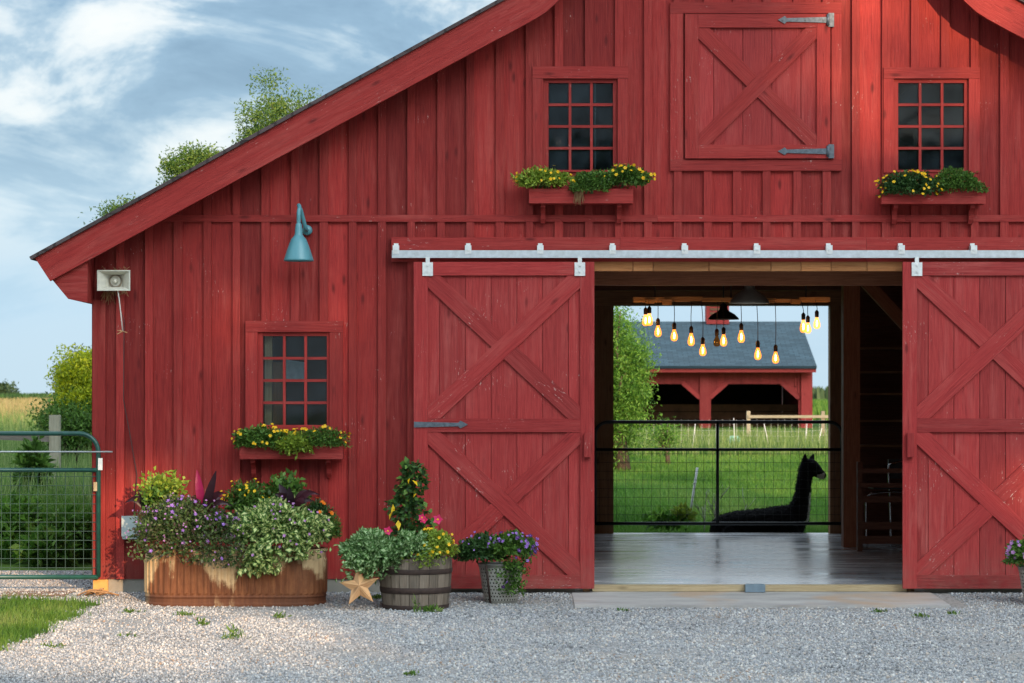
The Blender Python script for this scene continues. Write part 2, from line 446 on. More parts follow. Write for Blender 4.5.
M['lf_green'] = leaf_mat('mid_green_leaf', [G(0.038, 0.090, 0.016), G(0.088, 0.188, 0.030), G(0.149, 0.270, 0.047)])
M['lf_dark'] = leaf_mat('dark_green_leaf', [G(0.021, 0.053, 0.016), G(0.038, 0.098, 0.027), G(0.079, 0.165, 0.041)])
M['lf_lime'] = leaf_mat('lime_leaf', [G(0.131, 0.217, 0.024), G(0.250, 0.357, 0.042), G(0.394, 0.484, 0.073)])
M['lf_vari'] = leaf_mat('variegated_leaf', [G(0.665, 0.759, 0.274), G(0.800, 0.800, 0.365), G(0.569, 0.699, 0.237)], edge=(.085, .20, .045))
M['lf_silver'] = leaf_mat('silver_green_leaf', [G(0.366, 0.518, 0.267), G(0.565, 0.713, 0.389), G(0.266, 0.421, 0.183)], edge=(.085, .20, .045))
M['lf_petunia'] = leaf_mat('dusky_green_leaf', [G(0.038, 0.061, 0.022), G(0.078, 0.131, 0.038), G(0.132, 0.217, 0.057), G(0.158, 0.099, 0.113)])
M['lf_purple'] = leaf_mat('wine_dark_leaf', [G(.012, .006, .010), G(.03, .008, .015), G(.06, .012, .022)], .35, .2)
M['lf_pink'] = leaf_mat('magenta_leaf', [G(.30, .012, .075), G(.42, .02, .11)], .4, .35)
M['lf_willow'] = leaf_mat('willow_leaf', [G(0.048, 0.133, 0.018), G(0.095, 0.224, 0.029), G(0.146, 0.317, 0.041), G(0.216, 0.388, 0.066)], .5, .45)
M['lf_locust'] = leaf_mat('locust_leaf', [G(0.058, 0.124, 0.027), G(0.117, 0.212, 0.038), G(0.198, 0.286, 0.054)], .5, .4)
M['lf_yellow'] = leaf_mat('yellow_green_leaf', [G(0.173, 0.244, 0.017), G(0.380, 0.448, 0.017), G(0.609, 0.617, 0.025), G(0.229, 0.336, 0.029)], .5, .4)
M['lf_far'] = leaf_mat('far_dark_leaf', [G(0.043, 0.081, 0.036), G(0.072, 0.121, 0.048)], .6, .3)
M['grass_short'] = leaf_mat('pasture_grass', [G(0.043, 0.123, 0.013), G(0.069, 0.180, 0.020), G(0.115, 0.238, 0.035), G(0.168, 0.262, 0.049)], .6, .4)
M['grass_lawn'] = leaf_mat('lawn_grass', [G(0.040, 0.106, 0.012), G(0.077, 0.169, 0.018), G(0.130, 0.222, 0.033), G(0.211, 0.264, 0.074)], .6, .35)
M['grass_tall'] = leaf_mat('pale_tall_grass', [G(0.067, 0.143, 0.032), G(0.134, 0.228, 0.057), G(0.201, 0.278, 0.088), G(0.234, 0.303, 0.113)], .7, .35)
M['grass_gold'] = leaf_mat('golden_meadow_grass', [G(0.195, 0.202, 0.072), G(0.355, 0.285, 0.120), G(0.444, 0.330, 0.168), G(0.266, 0.294, 0.108)], .7, .35)
M['pet_yellow'] = leaf_mat('yellow_petal', [G(.85, .52, .01), G(.88, .58, .02)], .5, .3)
M['pet_orange'] = leaf_mat('orange_petal', [G(.80, .20, .01), G(.85, .26, .02)], .5, .3)
M['pet_purple'] = leaf_mat('lilac_petal', [G(.26, .12, .48), G(.38, .20, .60)], .5, .3)
M['pet_violet'] = leaf_mat('deep_violet_petal', [G(.055, .012, .11), G(.10, .025, .18)], .5, .3)
M['pet_pink'] = leaf_mat('pink_petal', [G(.75, .03, .14), G(.80, .05, .20)], .5, .3)
M['pet_mauve'] = leaf_mat('mauve_petal', [G(.40, .18, .42), G(.52, .26, .52)], .5, .3)
M['stem'] = simple('plant_stem', (.05, .09, .025), .6, 0, .3)

def rust_tank():
    t = NT('rusty_galvanised_tank'); uv = t.uv(); p = t.pos()
    n1 = t.noise(t.mapping(uv, (16, 1.6, 1)), 2.0, 6, .65, .4)
    n2 = t.noise(p, 3.0, 5, .6, .5); n3 = t.noise(p, 22, 5, .7)
    col = t.ramp(n1, [(.25, (.075, .027, .013)), (.5, (.155, .058, .024)), (.75, (.235, .10, .042))])
    col = t.mix(t.ramp(n3, [(.45, 0.0), (.75, .6)]), col, (.11, .036, .015))
    z = t.n('ShaderNodeSeparateXYZ'); t.l(p, z.inputs[0])
    zm = t.n('ShaderNodeMapRange'); zm.inputs[1].default_value = .10; zm.inputs[2].default_value = .34; t.l(z.outputs[2], zm.inputs[0])
    lo = t.noise(t.mapping(uv, (2.3, .9, 1), (0, 0, 0), (.62, 0, 0)), 1.0, 2, .5)
    drip = t.math('ADD', t.math('MULTIPLY', zm.outputs[0], .16), t.math('ADD', t.math('MULTIPLY', lo, .95), t.math('ADD', t.math('MULTIPLY', n2, .14), t.math('ADD', t.math('MULTIPLY', n1, .20), t.math('MULTIPLY', n3, .14)))))
    pale = t.ramp(drip, [(.81, 0.0), (.875, 1.0)])
    pc = t.mix(n3, (.44, .30, .15), (.58, .44, .26))
    col = t.mix(t.math('MULTIPLY', pale, .9), col, pc)
    band = t.n('ShaderNodeMapRange'); band.inputs[1].default_value = .075; band.inputs[2].default_value = .045; t.l(z.outputs[2], band.inputs[0])
    col = t.mix(t.math('MULTIPLY', band.outputs[0], .6), col, (.075, .03, .018))
    return t.done(t.principled(col, .75, .1, t.bump(n3, .3, .006), .3))
M['rust'] = rust_tank()

def olive_bucket():
    t = NT('perforated_galvanised_bucket'); p = t.pos(); uv = t.uv()
    n = t.noise(p, 9, 5, .6); n2 = t.noise(p, 50, 4, .6)
    col = t.ramp(n, [(.25, (.26, .24, .20)), (.5, (.42, .40, .35)), (.8, (.56, .55, .50))])
    col = t.mix(t.ramp(n2, [(.55, 0.0), (.75, .5)]), col, (.16, .10, .06))
    b = t.n('ShaderNodeTexBrick'); b.offset = .5; b.inputs['Scale'].default_value = 1.0
    b.inputs['Brick Width'].default_value = 1.0; b.inputs['Row Height'].default_value = 1.0; b.inputs['Mortar Size'].default_value = .30; b.inputs['Mortar Smooth'].default_value = .1
    t.l(t.mapping(uv, (34, 34, 1)), b.inputs['Vector'])
    hole = t.math('SUBTRACT', 1.0, b.outputs['Fac'])
    sh = t.principled(col, .5, .45, t.bump(b.outputs['Fac'], .3, .004), .5)
    tr = t.n('ShaderNodeBsdfTransparent')
    m = t.n('ShaderNodeMixShader'); t.l(t.ramp(hole, [(.4, 0.0), (.6, 1.0)]), m.inputs[0]); t.l(sh, m.inputs[1]); t.l(tr.outputs[0], m.inputs[2])
    return t.done(m.outputs[0])
M['bucket'] = olive_bucket()

def emit(name, c, s):
    t = NT(name); e = t.n('ShaderNodeEmission'); e.inputs[0].default_value = (*c, 1); e.inputs[1].default_value = s
    return t.done(e.outputs[0])
M['filament'] = emit('glowing_filament', (1.0, .60, .17), 42)
def bulb_glass(name, s, tint):
    t = NT(name)
    tr = t.n('ShaderNodeBsdfTransparent'); tr.inputs[0].default_value = (*tint, 1)
    gl = t.n('ShaderNodeBsdfGlossy'); gl.inputs['Roughness'].default_value = .05
    m = t.n('ShaderNodeMixShader'); m.inputs[0].default_value = .06; t.l(tr.outputs[0], m.inputs[1]); t.l(gl.outputs[0], m.inputs[2])
    e = t.n('ShaderNodeEmission'); e.inputs[0].default_value = (1, .27, .025, 1); e.inputs[1].default_value = s
    a = t.n('ShaderNodeAddShader'); t.l(m.outputs[0], a.inputs[0]); t.l(e.outputs[0], a.inputs[1])
    return t.done(a.outputs[0])
M['bulb_lit'] = bulb_glass('lit_amber_bulb', .85, (1, .8, .5))
M['bulb_off'] = bulb_glass('unlit_amber_bulb', .02, (.65, .40, .18))

def gravel_mat():
    t = NT('crushed_stone_gravel'); p = t.pos()
    v = t.n('ShaderNodeTexVoronoi'); v.inputs['Scale'].default_value = 46; t.l(p, v.inputs['Vector'])
    rs = t.n('ShaderNodeSeparateColor'); t.l(v.outputs['Color'], rs.inputs[0])
    col = t.ramp(rs.outputs[0], [(0, (.15, .145, .14)), (.35, (.25, .245, .24)), (.7, (.34, .335, .33)), (1, (.46, .45, .43))])
    n = t.noise(p, .7, 4, .6); col = t.mix(t.ramp(n, [(.4, 0.0), (.7, .35)]), col, (.30, .25, .20))
    return t.done(t.principled(t.mix(t.ramp(n, [(.45, 0.0), (.62, .55)]), col, (.33, .30, .265)), .9, 0, t.bump(v.outputs['Distance'], .9, .02), .25))
M['gravel'] = gravel_mat()
def pebble_mat():
    t = NT('pebble_stone'); r = t.attr(); n = t.noise(t.pos(), 60, 3, .6)
    col = t.ramp(r, [(0, (.15, .15, .152)), (.14, (.24, .243, .25)), (.4, (.33, .335, .345)), (.6, (.41, .41, .41)), (.75, (.50, .485, .465)), (.84, (.48, .40, .335)), (.94, (.66, .64, .61)), (1, (.32, .23, .17))])
    col = t.mix(.25, col, n, 'OVERLAY')
    return t.done(t.principled(col, .85, 0, None, .3))
M['pebble'] = pebble_mat()
def field_mat(name, cols, scale=.35, scale2=6):
    t = NT(name); p = t.pos()
    n = t.noise(p, scale, 5, .6); n2 = t.noise(p, scale2, 4, .65)
    c1 = t.ramp(n, [(.3, cols[0]), (.5, cols[1]), (.7, cols[2])])
    c2 = t.ramp(n2, [(.25, tuple(x * .55 for x in cols[1])), (.75, tuple(x * 1.35 for x in cols[1]))])
    return t.done(t.principled(t.mix(.45, c1, c2), .95, 0, t.bump(n2, .6, .05), .1))
M['field'] = field_mat('meadow_ground', [(.05, .085, .02), (.09, .15, .03), (.15, .20, .05)])
M['pasture'] = field_mat('pasture_ground', [(.03, .075, .012), (.05, .11, .018), (.085, .14, .028)], .5, 9)
M['lawn'] = field_mat('lawn_ground', [(.05, .075, .018), (.075, .11, .022), (.12, .13, .04)], .8, 12)
M['dirt'] = field_mat('bare_brown_dirt', [(.16, .09, .055), (.25, .15, .10), (.33, .22, .15)], 1.5, 14)
M['wool'] = simple('black_alpaca_wool', (.0065, .006, .007), .95, 0, .6, 40, .12, 1.0)
M['muzzle'] = simple('pale_grey_muzzle', (.42, .39, .37), .9, 0, .25, 40, .2)
M['eye'] = simple('dark_glossy_eye', (.006, .004, .003), .1)
# ------------------------------------------------------------------ the barn
BARN = thing('barn', (PX(757), 4.5, 0), 'large red board and batten barn with open sliding doors and flared gambrel roof', 'barn')
MIR = 2 * PX(757)                           # mirror X about the barn's axis
YR = -.40                                   # front face of the rake boards
BACK = 9.0
DEPTH = 9.4
top_px = [(35, 258), (505, 0), (526, -13), (542, -26), (556, -45), (757, -316)]
bot_px = [(50, 281), (490, 43), (512, 31.5), (534, 19.5), (546, 12), (558, 1), (570, -14), (757, -266)]
TL = [(PX(x, YR), PZ(y, YR)) for x, y in top_px]
BL = [(PX(x, YR), PZ(y, YR)) for x, y in bot_px]
CX = PX(757); TL[-1] = (CX, TL[-1][1]); BL[-1] = (CX, BL[-1][1])
def roof_z(X):
    if X > CX: X = MIR - X
    return float(np.interp(X, [p[0] for p in TL], [p[1] for p in TL]))
WL = PX(94.3); WR = MIR - WL
SILL = PZ(579)
def mirror(poly): return [(MIR - x, z) for x, z in poly]

# wall openings (X0, X1, Z0, Z1)
W_LEFT = dict(trim=(246, 343, 321, 431), sash=(258, 330, 332, 430), pane=(263, 327, 336, 425))
W_UPL = dict(trim=(532.5, 628, 67, 173), sash=(543, 617.5, 79, 172), pane=(548.5, 613, 83, 170))
W_UPR = dict(trim=(883, 979, 68, 173), sash=(893, 968, 79, 172), pane=(898, 964, 83, 170))
def R4(t, y=0): return (PX(t[0], y), PX(t[1], y), PZ(t[3], y), PZ(t[2], y))
W_RIGHT = None
DOOR = (PX(590), PX(908), -1, PZ(266))
openings = [R4(w['sash']) for w in (W_LEFT, W_UPL, W_UPR)] + [DOOR]
def mirrored4(t): return (MIR - t[1], MIR - t[0], t[2], t[3])
openings.append(mirrored4(R4(W_LEFT['sash'])))       # the far right of the front repeats the left, outside the photo

def strips(mb, x0, x1, zb, y0, y1, ops, zcap=None, rnd=None):
    xs = sorted({x0, x1} | {v for o in ops for v in (o[0], o[1]) if x0 < v < x1} | {p for p in [q[0] for q in TL] + [MIR - q[0] for q in TL] if x0 < p < x1})
    r = random.random() if rnd is None else rnd
    for a, b in zip(xs[:-1], xs[1:]):
        if b - a < .004: continue
        ivs = [(zb, None)]
        for o in ops:
            if o[0] < (a + b) / 2 < o[1]:
                new = []
                for lo, hi in ivs:
                    H = hi if hi is not None else 99
                    if o[3] <= lo or o[2] >= H: new.append((lo, hi)); continue
                    if o[2] > lo: new.append((lo, o[2]))
                    if o[3] < H: new.append((o[3], hi))
                ivs = new
        za, zc = roof_z(a) - .06, roof_z(b) - .06
        if zcap is not None: za, zc = min(za, zcap), min(zc, zcap)
        for lo, hi in ivs:
            ha, hb = (za, zc) if hi is None else (min(hi, za), min(hi, zc))
            if ha - lo < .01 and hb - lo < .01: continue
            mb.prism([(a, lo), (b, lo), (b, max(hb, lo + .005)), (a, max(ha, lo + .005))], y0, y1, (0, 1), r)

def batten_px():
    L = [382.3 - 29.1 * k for k in range(0, 10)] + [382.3 + 29.4 * k for k in range(1, 5)]
    L += [499.9 + 29.65 * k for k in range(1, 40)]
    return sorted(x for x in L if 100 < x < 1414)
bpx = batten_px()
bX = [PX(x) for x in bpx]
# vertical boards: edges hide behind the battens
edges = [WL] + bX + [WR]
wall = MB()
for a, b in zip(edges[:-1], edges[1:]):
    j = random.uniform(-.002, .002)
    strips(wall, a + .002, b - .002, SILL, 0 + j, .028 + j, openings)
WALL_O = wall.build('board_wall', M['red_board'], BARN)
bat = MB()
trims4 = [R4(w['trim']) for w in (W_LEFT, W_UPL, W_UPR)]
trims4 += [mirrored4(trims4[0])]
HEADB = (PX(391.6), MIR - PX(391.6) + .1, PZ(262), PZ(237.5))
HAYT = (PX(670), PX(841), PZ(171), PZ(3))
skip = trims4 + [HEADB, HAYT, (DOOR[0], DOOR[1], -1, PZ(260)), (PX(100), 99, PZ(222), PZ(215))]
for X in bX:
    w = .072 * random.uniform(.94, 1.06); j = random.uniform(-.004, .004); xx = X + random.uniform(-.004, .004)
    strips(bat, xx - w / 2, xx + w / 2, SILL, -.031 + j * .5, -.001, skip)
bat.rect(WL - .012, WL + .105, SILL, PZ(300), -.030, -.002)                # corner boards
bat.rect(WR - .105, WR + .012, SILL, PZ(300), -.030, -.002)
bat.build('batten', M['red_batten'], BARN)
# horizontal trims
tr = MB()
zt = PZ(218.5)
xl = next(x for x in np.arange(WL, 0, .01) if roof_z(x) - .06 > PZ(222))
xcuts = [xl + .02, PX(372), PX(657), PX(905), MIR - xl - .02]
for a, b in zip(xcuts[:-1], xcuts[1:]): tr.rect(a + .001, b - .001, PZ(222), PZ(215.2), -.037, -.001)
hx = [HEADB[0], PX(620), PX(866), PX(1080), HEADB[1]]
for a, b in zip(hx[:-1], hx[1:]): tr.rect(a, b - .002, HEADB[2], HEADB[3], -.045, -.001)
tr.build('header_board', M['red_trim'], BARN)

# roof: rake boards, shingles, deck, soffit boxes, side and back walls
for side in (0, 1):
    rk = MB()
    top = TL; bot = BL
    poly = list(top) + list(bot[::-1])
    # split in quads so that bevels of the curve stay simple
    segs = [(0, 1, 0, 1)]
    P = [(TL[0], BL[0]), (TL[1], BL[1]), (TL[1], BL[2]), (TL[2], BL[3]), (TL[2], BL[4]), (TL[3], BL[5]), (TL[4], BL[6]), (TL[5], BL[7])]
    r = random.random()
    for (t0, b0), (t1, b1) in zip(P[:-1], P[1:]):
        q = [t0, t1, b1, b0]
        q = [q[i] for i in range(4) if i == 0 or math.dist(q[i], q[i - 1]) > 1e-6]
        if side: q = mirror(q)
        d = (b1[0] - b0[0], b1[1] - b0[1]) if math.dist(b0, b1) > 1e-6 else (1, .5)
        if side: d = (-d[0], d[1])
        rk.prism(q, YR, YR + .045, d, r)
    rk.build('rake_board', M['red_trim'], BARN)
    sh = MB(); dk = MB()
    for (a, b) in zip(TL[:-1], TL[1:]):
        dx, dz = b[0] - a[0], b[1] - a[1]; L = math.hypot(dx, dz); n = (-dz / L, dx / L)
        ext = .035 if a is TL[0] else 0
        a2 = (a[0] - dx / L * ext, a[1] - dz / L * ext)
        q = [a2, b, (b[0] + n[0] * .030, b[1] + n[1] * .030), (a2[0] + n[0] * .030, a2[1] + n[1] * .030)]
        q2 = [(a[0] - n[0] * .002, a[1] - n[1] * .002), (b[0] - n[0] * .002, b[1] - n[1] * .002), (b[0] - n[0] * .05, b[1] - n[1] * .05), (a[0] - n[0] * .05, a[1] - n[1] * .05)]
        if side: q = mirror(q); q2 = mirror(q2)
        sh.prism(q, YR - .035, DEPTH, (0, 1)); dk.prism(q2, YR + .046, DEPTH - .01, (0, 1))
    sh.build('shingle_roof', M['shingle_dark'], BARN); dk.build('roof_deck', M['red_soffit'], BARN)
    ev = MB()
    q = [(PX(53, -.1), PZ(276, -.1)), (PX(73, -.1), PZ(300, -.1)), (WL - .003, PZ(303.5, -.1)), (WL - .003, roof_z(WL) - .07), (PX(57, -.1), roof_z(PX(57, -.1)) - .07)]
    if side: q = mirror(q)
    ev.prism(q, YR + .05, 9.2, (1, 0)); ev.build('eave_box', M['red_trim'], BARN)
sw = MB()
for x, s in ((WL, 1), (WR, -1)):
    sw = MB()
    for k in range(30):
        y0 = .03 + k * .3
        sw.box((x + s * .014, y0 + .15, (SILL + PZ(300)) / 2), (.028, .298, PZ(300) - SILL))
    for k in range(31): sw.box((x - s * .011, .03 + k * .3, (SILL + PZ(300)) / 2), (.022, .06, PZ(300) - SILL))
    sw.build('side_wall', M['red_board'], BARN)
BO = (PX(613, BACK), PX(828.5, BACK), -1, PZ(306, BACK))
bw = MB()
xs = list(np.arange(WL, WR, .3)) + [WR]
for a, b in zip(xs[:-1], xs[1:]): strips(bw, a + .001, b - .001, 0, BACK, BACK + .03, [BO])
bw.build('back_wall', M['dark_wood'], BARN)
for a, b in ((WL + .01, PX(575)), (PX(925), WR - .01)):
    fd = MB(); fd.rect(a, b, -.4, SILL + .001, .012, .2); fd.build('foundation', M['concrete'], BARN)
for x in (WL + .02, WR - .22):
    fd = MB(); fd.box((x + .1, 4.7, -.15), (.2, 8.6, .55)); fd.build('foundation', M['concrete'], BARN)
cb = MB(); cb.rect(WL - .008, WL + .125, -.3, SILL - .004, -.02, .2, (0, 1)); cb.build('corner_stone', M['corner_block'], BARN)

# interior: loft floor, joists, floor, posts, beams
it = MB()
for k in range(22):
    a = WL + .05 + k * (WR - WL - .1) / 22; it.box((a + .27, 4.55, 3.26), (.535, 8.9, .04))
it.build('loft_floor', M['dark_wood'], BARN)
jb = MB()
for y in (2.3, 3.6, 4.9, 6.2, 7.5): jb.box((CX, y, 3.14), (WR - WL - .1, .1, .19))
jb.build('joist', M['dark_wood'], BARN)
bm1 = MB(); bm1.rect(PX(560), PX(1000), PZ(285, 1.0), 3.238, 1.0, 1.16, (1, 0)); bm1.build('cross_beam', M['red_post'], BARN)
hd = MB()
xs = [590, 633, 653, 709, 771, 801, 831, 867, 908]
for a, b in zip(xs[:-1], xs[1:]): hd.rect(PX(a, -.03) + .003, PX(b, -.03) - .003, PZ(271, -.03), PZ(261.5, -.03), -.03, .06, (1, 0))
hd.build('door_header', M['new_wood'], BARN)
for a in (583, 908):
    jam = MB(); jam.rect(PX(a), PX(a + 7), 0.0, PZ(266), .03, .2); jam.build('door_jamb', M['old_wood'], BARN)
bp = MB()
bp.rect(BO[0] - .25, BO[0], .0, BO[3] - .001, BACK - .16, BACK - .002); bp.rect(BO[1], BO[1] + .2, .0, BO[3] - .001, BACK - .16, BACK - .002)
bp.rect(BO[0] - .25, BO[1] + .2, BO[3], 3.23, BACK - .17, BACK - .002, (1, 0))
bp.build('back_door_frame', M['old_wood'], BARN)
YP = 5.9
po = MB(); po.rect(PX(843.5, YP), PX(860, YP), .06, 3.235, YP, YP + .2); po.build('post', M['red_post'], BARN)
po = MB(); po.rect(PX(930, YP), PX(946, YP), .06, 3.235, YP, YP + .2); po.build('post', M['red_post'], BARN)
br = MB(); br.board((PX(862, YP), PZ(276, YP)), (PX(932, YP), PZ(352, YP)), .14, YP + .05, YP + .14); br.build('knee_brace', M['red_post'], BARN)
pt = MB()                                                     # plank wall of the tack stall
for k in range(14):
    z0 = .075 + k * .225
    pt.rect(PX(855, 7.4), PX(1080, 7.4), z0, z0 + .212, 7.4 + random.uniform(0, .02), 7.44, (1, 0))
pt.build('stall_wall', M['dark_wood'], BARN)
for py in (347, 371, 393, 420, 445):
    m_ = MB(); m_.rect(PX(858, 6.9), PX(960, 6.9), PZ(py + 2, 6.9), PZ(py, 6.9), 6.9, 7.2, (1, 0)); m_.build('shelf', M['old_wood'], BARN)
# floor and threshold
fl = MB(); fl.box((CX, 4.56, -.044), (WR - WL - .5, 8.98, .232)); 
FLOOR = fl.build('barn_floor', M['floor']); tag(FLOOR, None, None, None, 'structure')
th = MB(); th.rect(PX(592), PX(906), .016, .0735, -.035, .07, (1, 0)); th.build('threshold', M['sill_wood'], BARN)

# windows
def window(w, label=None, extra=None):
    x0, x1, z0, z1 = R4(w['trim']); sx0, sx1, sz0, sz1 = R4(w['sash']); p0, p1, q0, q1 = R4(w['pane'])
    if w.get('mir'):
        x0, x1 = MIR - x1, MIR - x0; sx0, sx1 = MIR - sx1, MIR - sx0; p0, p1 = MIR - p1, MIR - p0
    tw = sx0 - x0
    f = MB()
    f.rect(x0, x1, sz1, z1, -.046, -.001, (1, 0)); f.rect(x0, sx0, z0, sz1 - .001, -.042, -.001); f.rect(sx1, x1, z0, sz1 - .001, -.042, -.001)
    fo = f.build('window', M['red_trim'], BARN, label)
    s = MB()
    s.rect(sx0 + .001, p0, sz0, sz1 - .002, -.012, .05); s.rect(p1, sx1 - .001, sz0, sz1 - .002, -.012, .05)
    s.rect(p0, p1, q1, sz1 - .002, -.012, .05, (1, 0)); s.rect(p0, p1, sz0, q0, -.014, .05, (1, 0))
    cw = (p1 - p0); ch = (q1 - q0); m = .024
    for i in (1, 2): s.rect(p0 + cw * i / 3 - m / 2, p0 + cw * i / 3 + m / 2, q0, q1, -.006, .03)
    for i in (1, 2, 3): s.rect(p0 + .001, p1 - .001, q0 + ch * i / 4 - m / 2, q0 + ch * i / 4 + m / 2, -.004, .028, (1, 0))
    s.build('sash', M['red_trim'], fo)
    g = MB(); g.rect(p0 + .002, p1 - .002, q0 + .002, q1 - .002, .018, .021); g.build('pane', M['glass'], fo)
    return fo
window(W_LEFT, 'lower window between the teal lamp and its flower box'); window(W_UPL); window(W_UPR)
window(dict(W_LEFT, mir=True))
M['stud'] = wood_paint('pale_pine_stud', (.50, .32, .15), (.66, .45, .23), (.75, .55, .32), (.8, .6, .4), 0)
ip = MB(); ip.rect(PX(264), PX(271), SILL, 2.6, .075, .17); ip.build('wall_stud', M['stud'], BARN)
ip = MB(); ip.rect(PX(272), PX(282), PZ(425), PZ(362), .12, .14); ip.build('lining_board', M['new_wood'], BARN)
ip = MB(); ip.prism([(PX(284), PZ(380)), (PX(305), PZ(380)), (PX(303), PZ(362)), (PX(284), PZ(359))], .13, .15, (1, 0)); ip.build('reflection_panel', M['galv'], BARN)  # pale grey panel behind the panes, standing in for a reflection in the glass

# hay door with cross brace and strap hinges
def xdoor_frame(mb, bk, x0, x1, z0, z1, yb, yf, st, rails, braces, bw_, pitch, bx=None):
    """bk boards behind, mb frame in front. rails: list of (za,zb); braces: list of (z0,z1,'/' or '\\\\' continuous)"""
    n = max(1, round((x1 - x0) / pitch)); xs = [x0 + (x1 - x0) * i / n for i in range(n + 1)]
    for a, b in zip(xs[:-1], xs[1:]):
        j = random.uniform(-.002, .002)
        bk.rect(a + .0025, b - .0025, z0 + .004, z1 - .004, yb + j, yb + .022, (0, 1))
    bk.rect(x0 + .01, x1 - .01, z0 + .01, z1 - .01, yb + .020, yb + .03, (0, 1))
    mb.rect(x0, x0 + st, z0, z1, yf, yb - .0005 + .002); mb.rect(x1 - st, x1, z0, z1, yf, yb + .002)
    for a, b in rails: mb.rect(x0 + st + .001, x1 - st - .001, a, b, yf - .001, yb + .002, (1, 0))
    for a, b, c in braces:
        X0, X1 = x0 + st, x1 - st
        h = bw_ * .5
        d1 = ((X0 + h * .55, a + h * .55), (X1 - h * .55, b - h * .55)); d2 = ((X0 + h * .55, b - h * .55), (X1 - h * .55, a + h * .55))
        full, cut = (d1, d2) if c == '/' else (d2, d1)
        clipq(mb, full[0], full[1], bw_, X0, X1, a, b, yf + .004, yb + .002)
        mx, mz = (X0 + X1) / 2, (a + b) / 2
        L = math.dist(*cut); ux, uz = (cut[1][0] - cut[0][0]) / L, (cut[1][1] - cut[0][1]) / L
        # stop the cut pieces at the continuous brace
        th_ = math.atan2(abs(uz), abs(ux)); g = (bw_ / 2) / abs(math.sin(2 * th_)) + .002
        fu = ((full[1][0] - full[0][0]) / L, (full[1][1] - full[0][1]) / L)
        for sgn, end in ((-1, cut[0]), (1, cut[1])):
            nx, nz = -uz * bw_ / 2, ux * bw_ / 2
            nf = (-fu[1], fu[0]); s2 = 1 if (ux * nf[0] + uz * nf[1]) * sgn > 0 else -1
            # inner corners lie on the edge of the continuous brace
            cor = []
            for e in (1, -1):
                bx_, bz_ = mx + e * nx, mz + e * nz
                den = (ux * nf[0] + uz * nf[1]); tt = (s2 * (bw_ / 2 + .002) - ((bx_ - mx) * nf[0] + (bz_ - mz) * nf[1])) / den
                cor.append((bx_ + ux * tt, bz_ + uz * tt))
            far = [(end[0] + sgn * ux * bw_ - nx, end[1] + sgn * uz * bw_ - nz), (end[0] + sgn * ux * bw_ + nx, end[1] + sgn * uz * bw_ + nz)]
            poly = clip_rect([cor[0], cor[1], far[0], far[1]], X0 + .001, X1 - .001, a + .001, b - .001)
            if len(poly) > 2: mb.prism(poly, yf + .005, yb + .002, (ux, uz))

def clip_rect(poly, x0, x1, z0, z1):
    def clip(P, f, inter):
        out = []
        for i in range(len(P)):
            a, b = P[i - 1], P[i]
            fa, fb = f(a), f(b)
            if fa != fb: out.append(inter(a, b))
            if fb: out.append(b)
        return out
    def ix(v): return lambda a, b: (v, a[1] + (b[1] - a[1]) * (v - a[0]) / (b[0] - a[0]))
    def iz(v): return lambda a, b: (a[0] + (b[0] - a[0]) * (v - a[1]) / (b[1] - a[1]), v)
    for f, i in ((lambda p: p[0] >= x0, ix(x0)), (lambda p: p[0] <= x1, ix(x1)), (lambda p: p[1] >= z0, iz(z0)), (lambda p: p[1] <= z1, iz(z1))):
        if poly: poly = clip(poly, f, i)
    return poly
def clipq(mb, p, q, w, x0, x1, z0, z1, y0, y1):
    dx, dz = q[0] - p[0], q[1] - p[1]; L = math.hypot(dx, dz); ux, uz = dx / L, dz / L; nx, nz = -uz * w / 2, ux * w / 2
    p = (p[0] - ux * w, p[1] - uz * w); q = (q[0] + ux * w, q[1] + uz * w)
    poly = clip_rect([(p[0] - nx, p[1] - nz), (q[0] - nx, q[1] - nz), (q[0] + nx, q[1] + nz), (p[0] + nx, p[1] + nz)], x0 + .001, x1 - .001, z0 + .001, z1 - .001)
    mb.prism(poly, y0, y1, (ux, uz))

ht = MB()
ht.rect(PX(670), PX(841), PZ(14), PZ(3), -.040, -.001, (1, 0)); ht.rect(PX(670), PX(841), PZ(171), PZ(160), -.040, -.001, (1, 0))
ht.rect(PX(670), PX(683), PZ(160) + .001, PZ(14) - .001, -.038, -.001); ht.rect(PX(831), PX(841), PZ(160) + .001, PZ(14) - .001, -.038, -.001)
ht.build('hay_door_trim', M['red_trim'], BARN)
hb, hf = MB(), MB()
x0, x1, z0, z1 = PX(684.5), PX(829.5), PZ(159), PZ(15)
zb, ztp = PZ(145.5), PZ(28.5)
xdoor_frame(hf, hb, x0, x1, z0, z1, -.034, -.062, PX(698) - PX(684.5), [(z0, zb), (ztp, z1)], [(zb, ztp, '/')], .135, PX(712) - PX(685))
HAY = hb.build('hay_door', M['red_door'], BARN)
hf.build('cross_brace', M['red_trim'], HAY)
def strap_hinge(parent, xh, xt, z, y, plate):
    """from the hinge side xh to the spear tip xt"""
    mb = MB(); s = 1 if xt > xh else -1
    L = abs(xt - xh)
    h0, h1 = .026, .016
    q = [(xh, z - h0), (xh + s * L * .82, z - h1), (xh + s * L * .86, z - .035), (xt, z), (xh + s * L * .86, z + .035), (xh + s * L * .82, z + h1), (xh, z + h0)]
    mb.prism(q, y - .010, y, (1, 0))
    if plate: mb.rect(xh - s * .004, xh - s * .055, z - .062, z + .062, y - .010, y + .02); mb.tube([(xh, y - .012, z - .05), (xh, y - .012, z + .05)], .013, 8)
    for t in (.1, .45, .9): mb.box((xh + s * L * t, y - .012, z), (.014, .008, .014))
    mb.build('strap_hinge', M['iron'], parent)
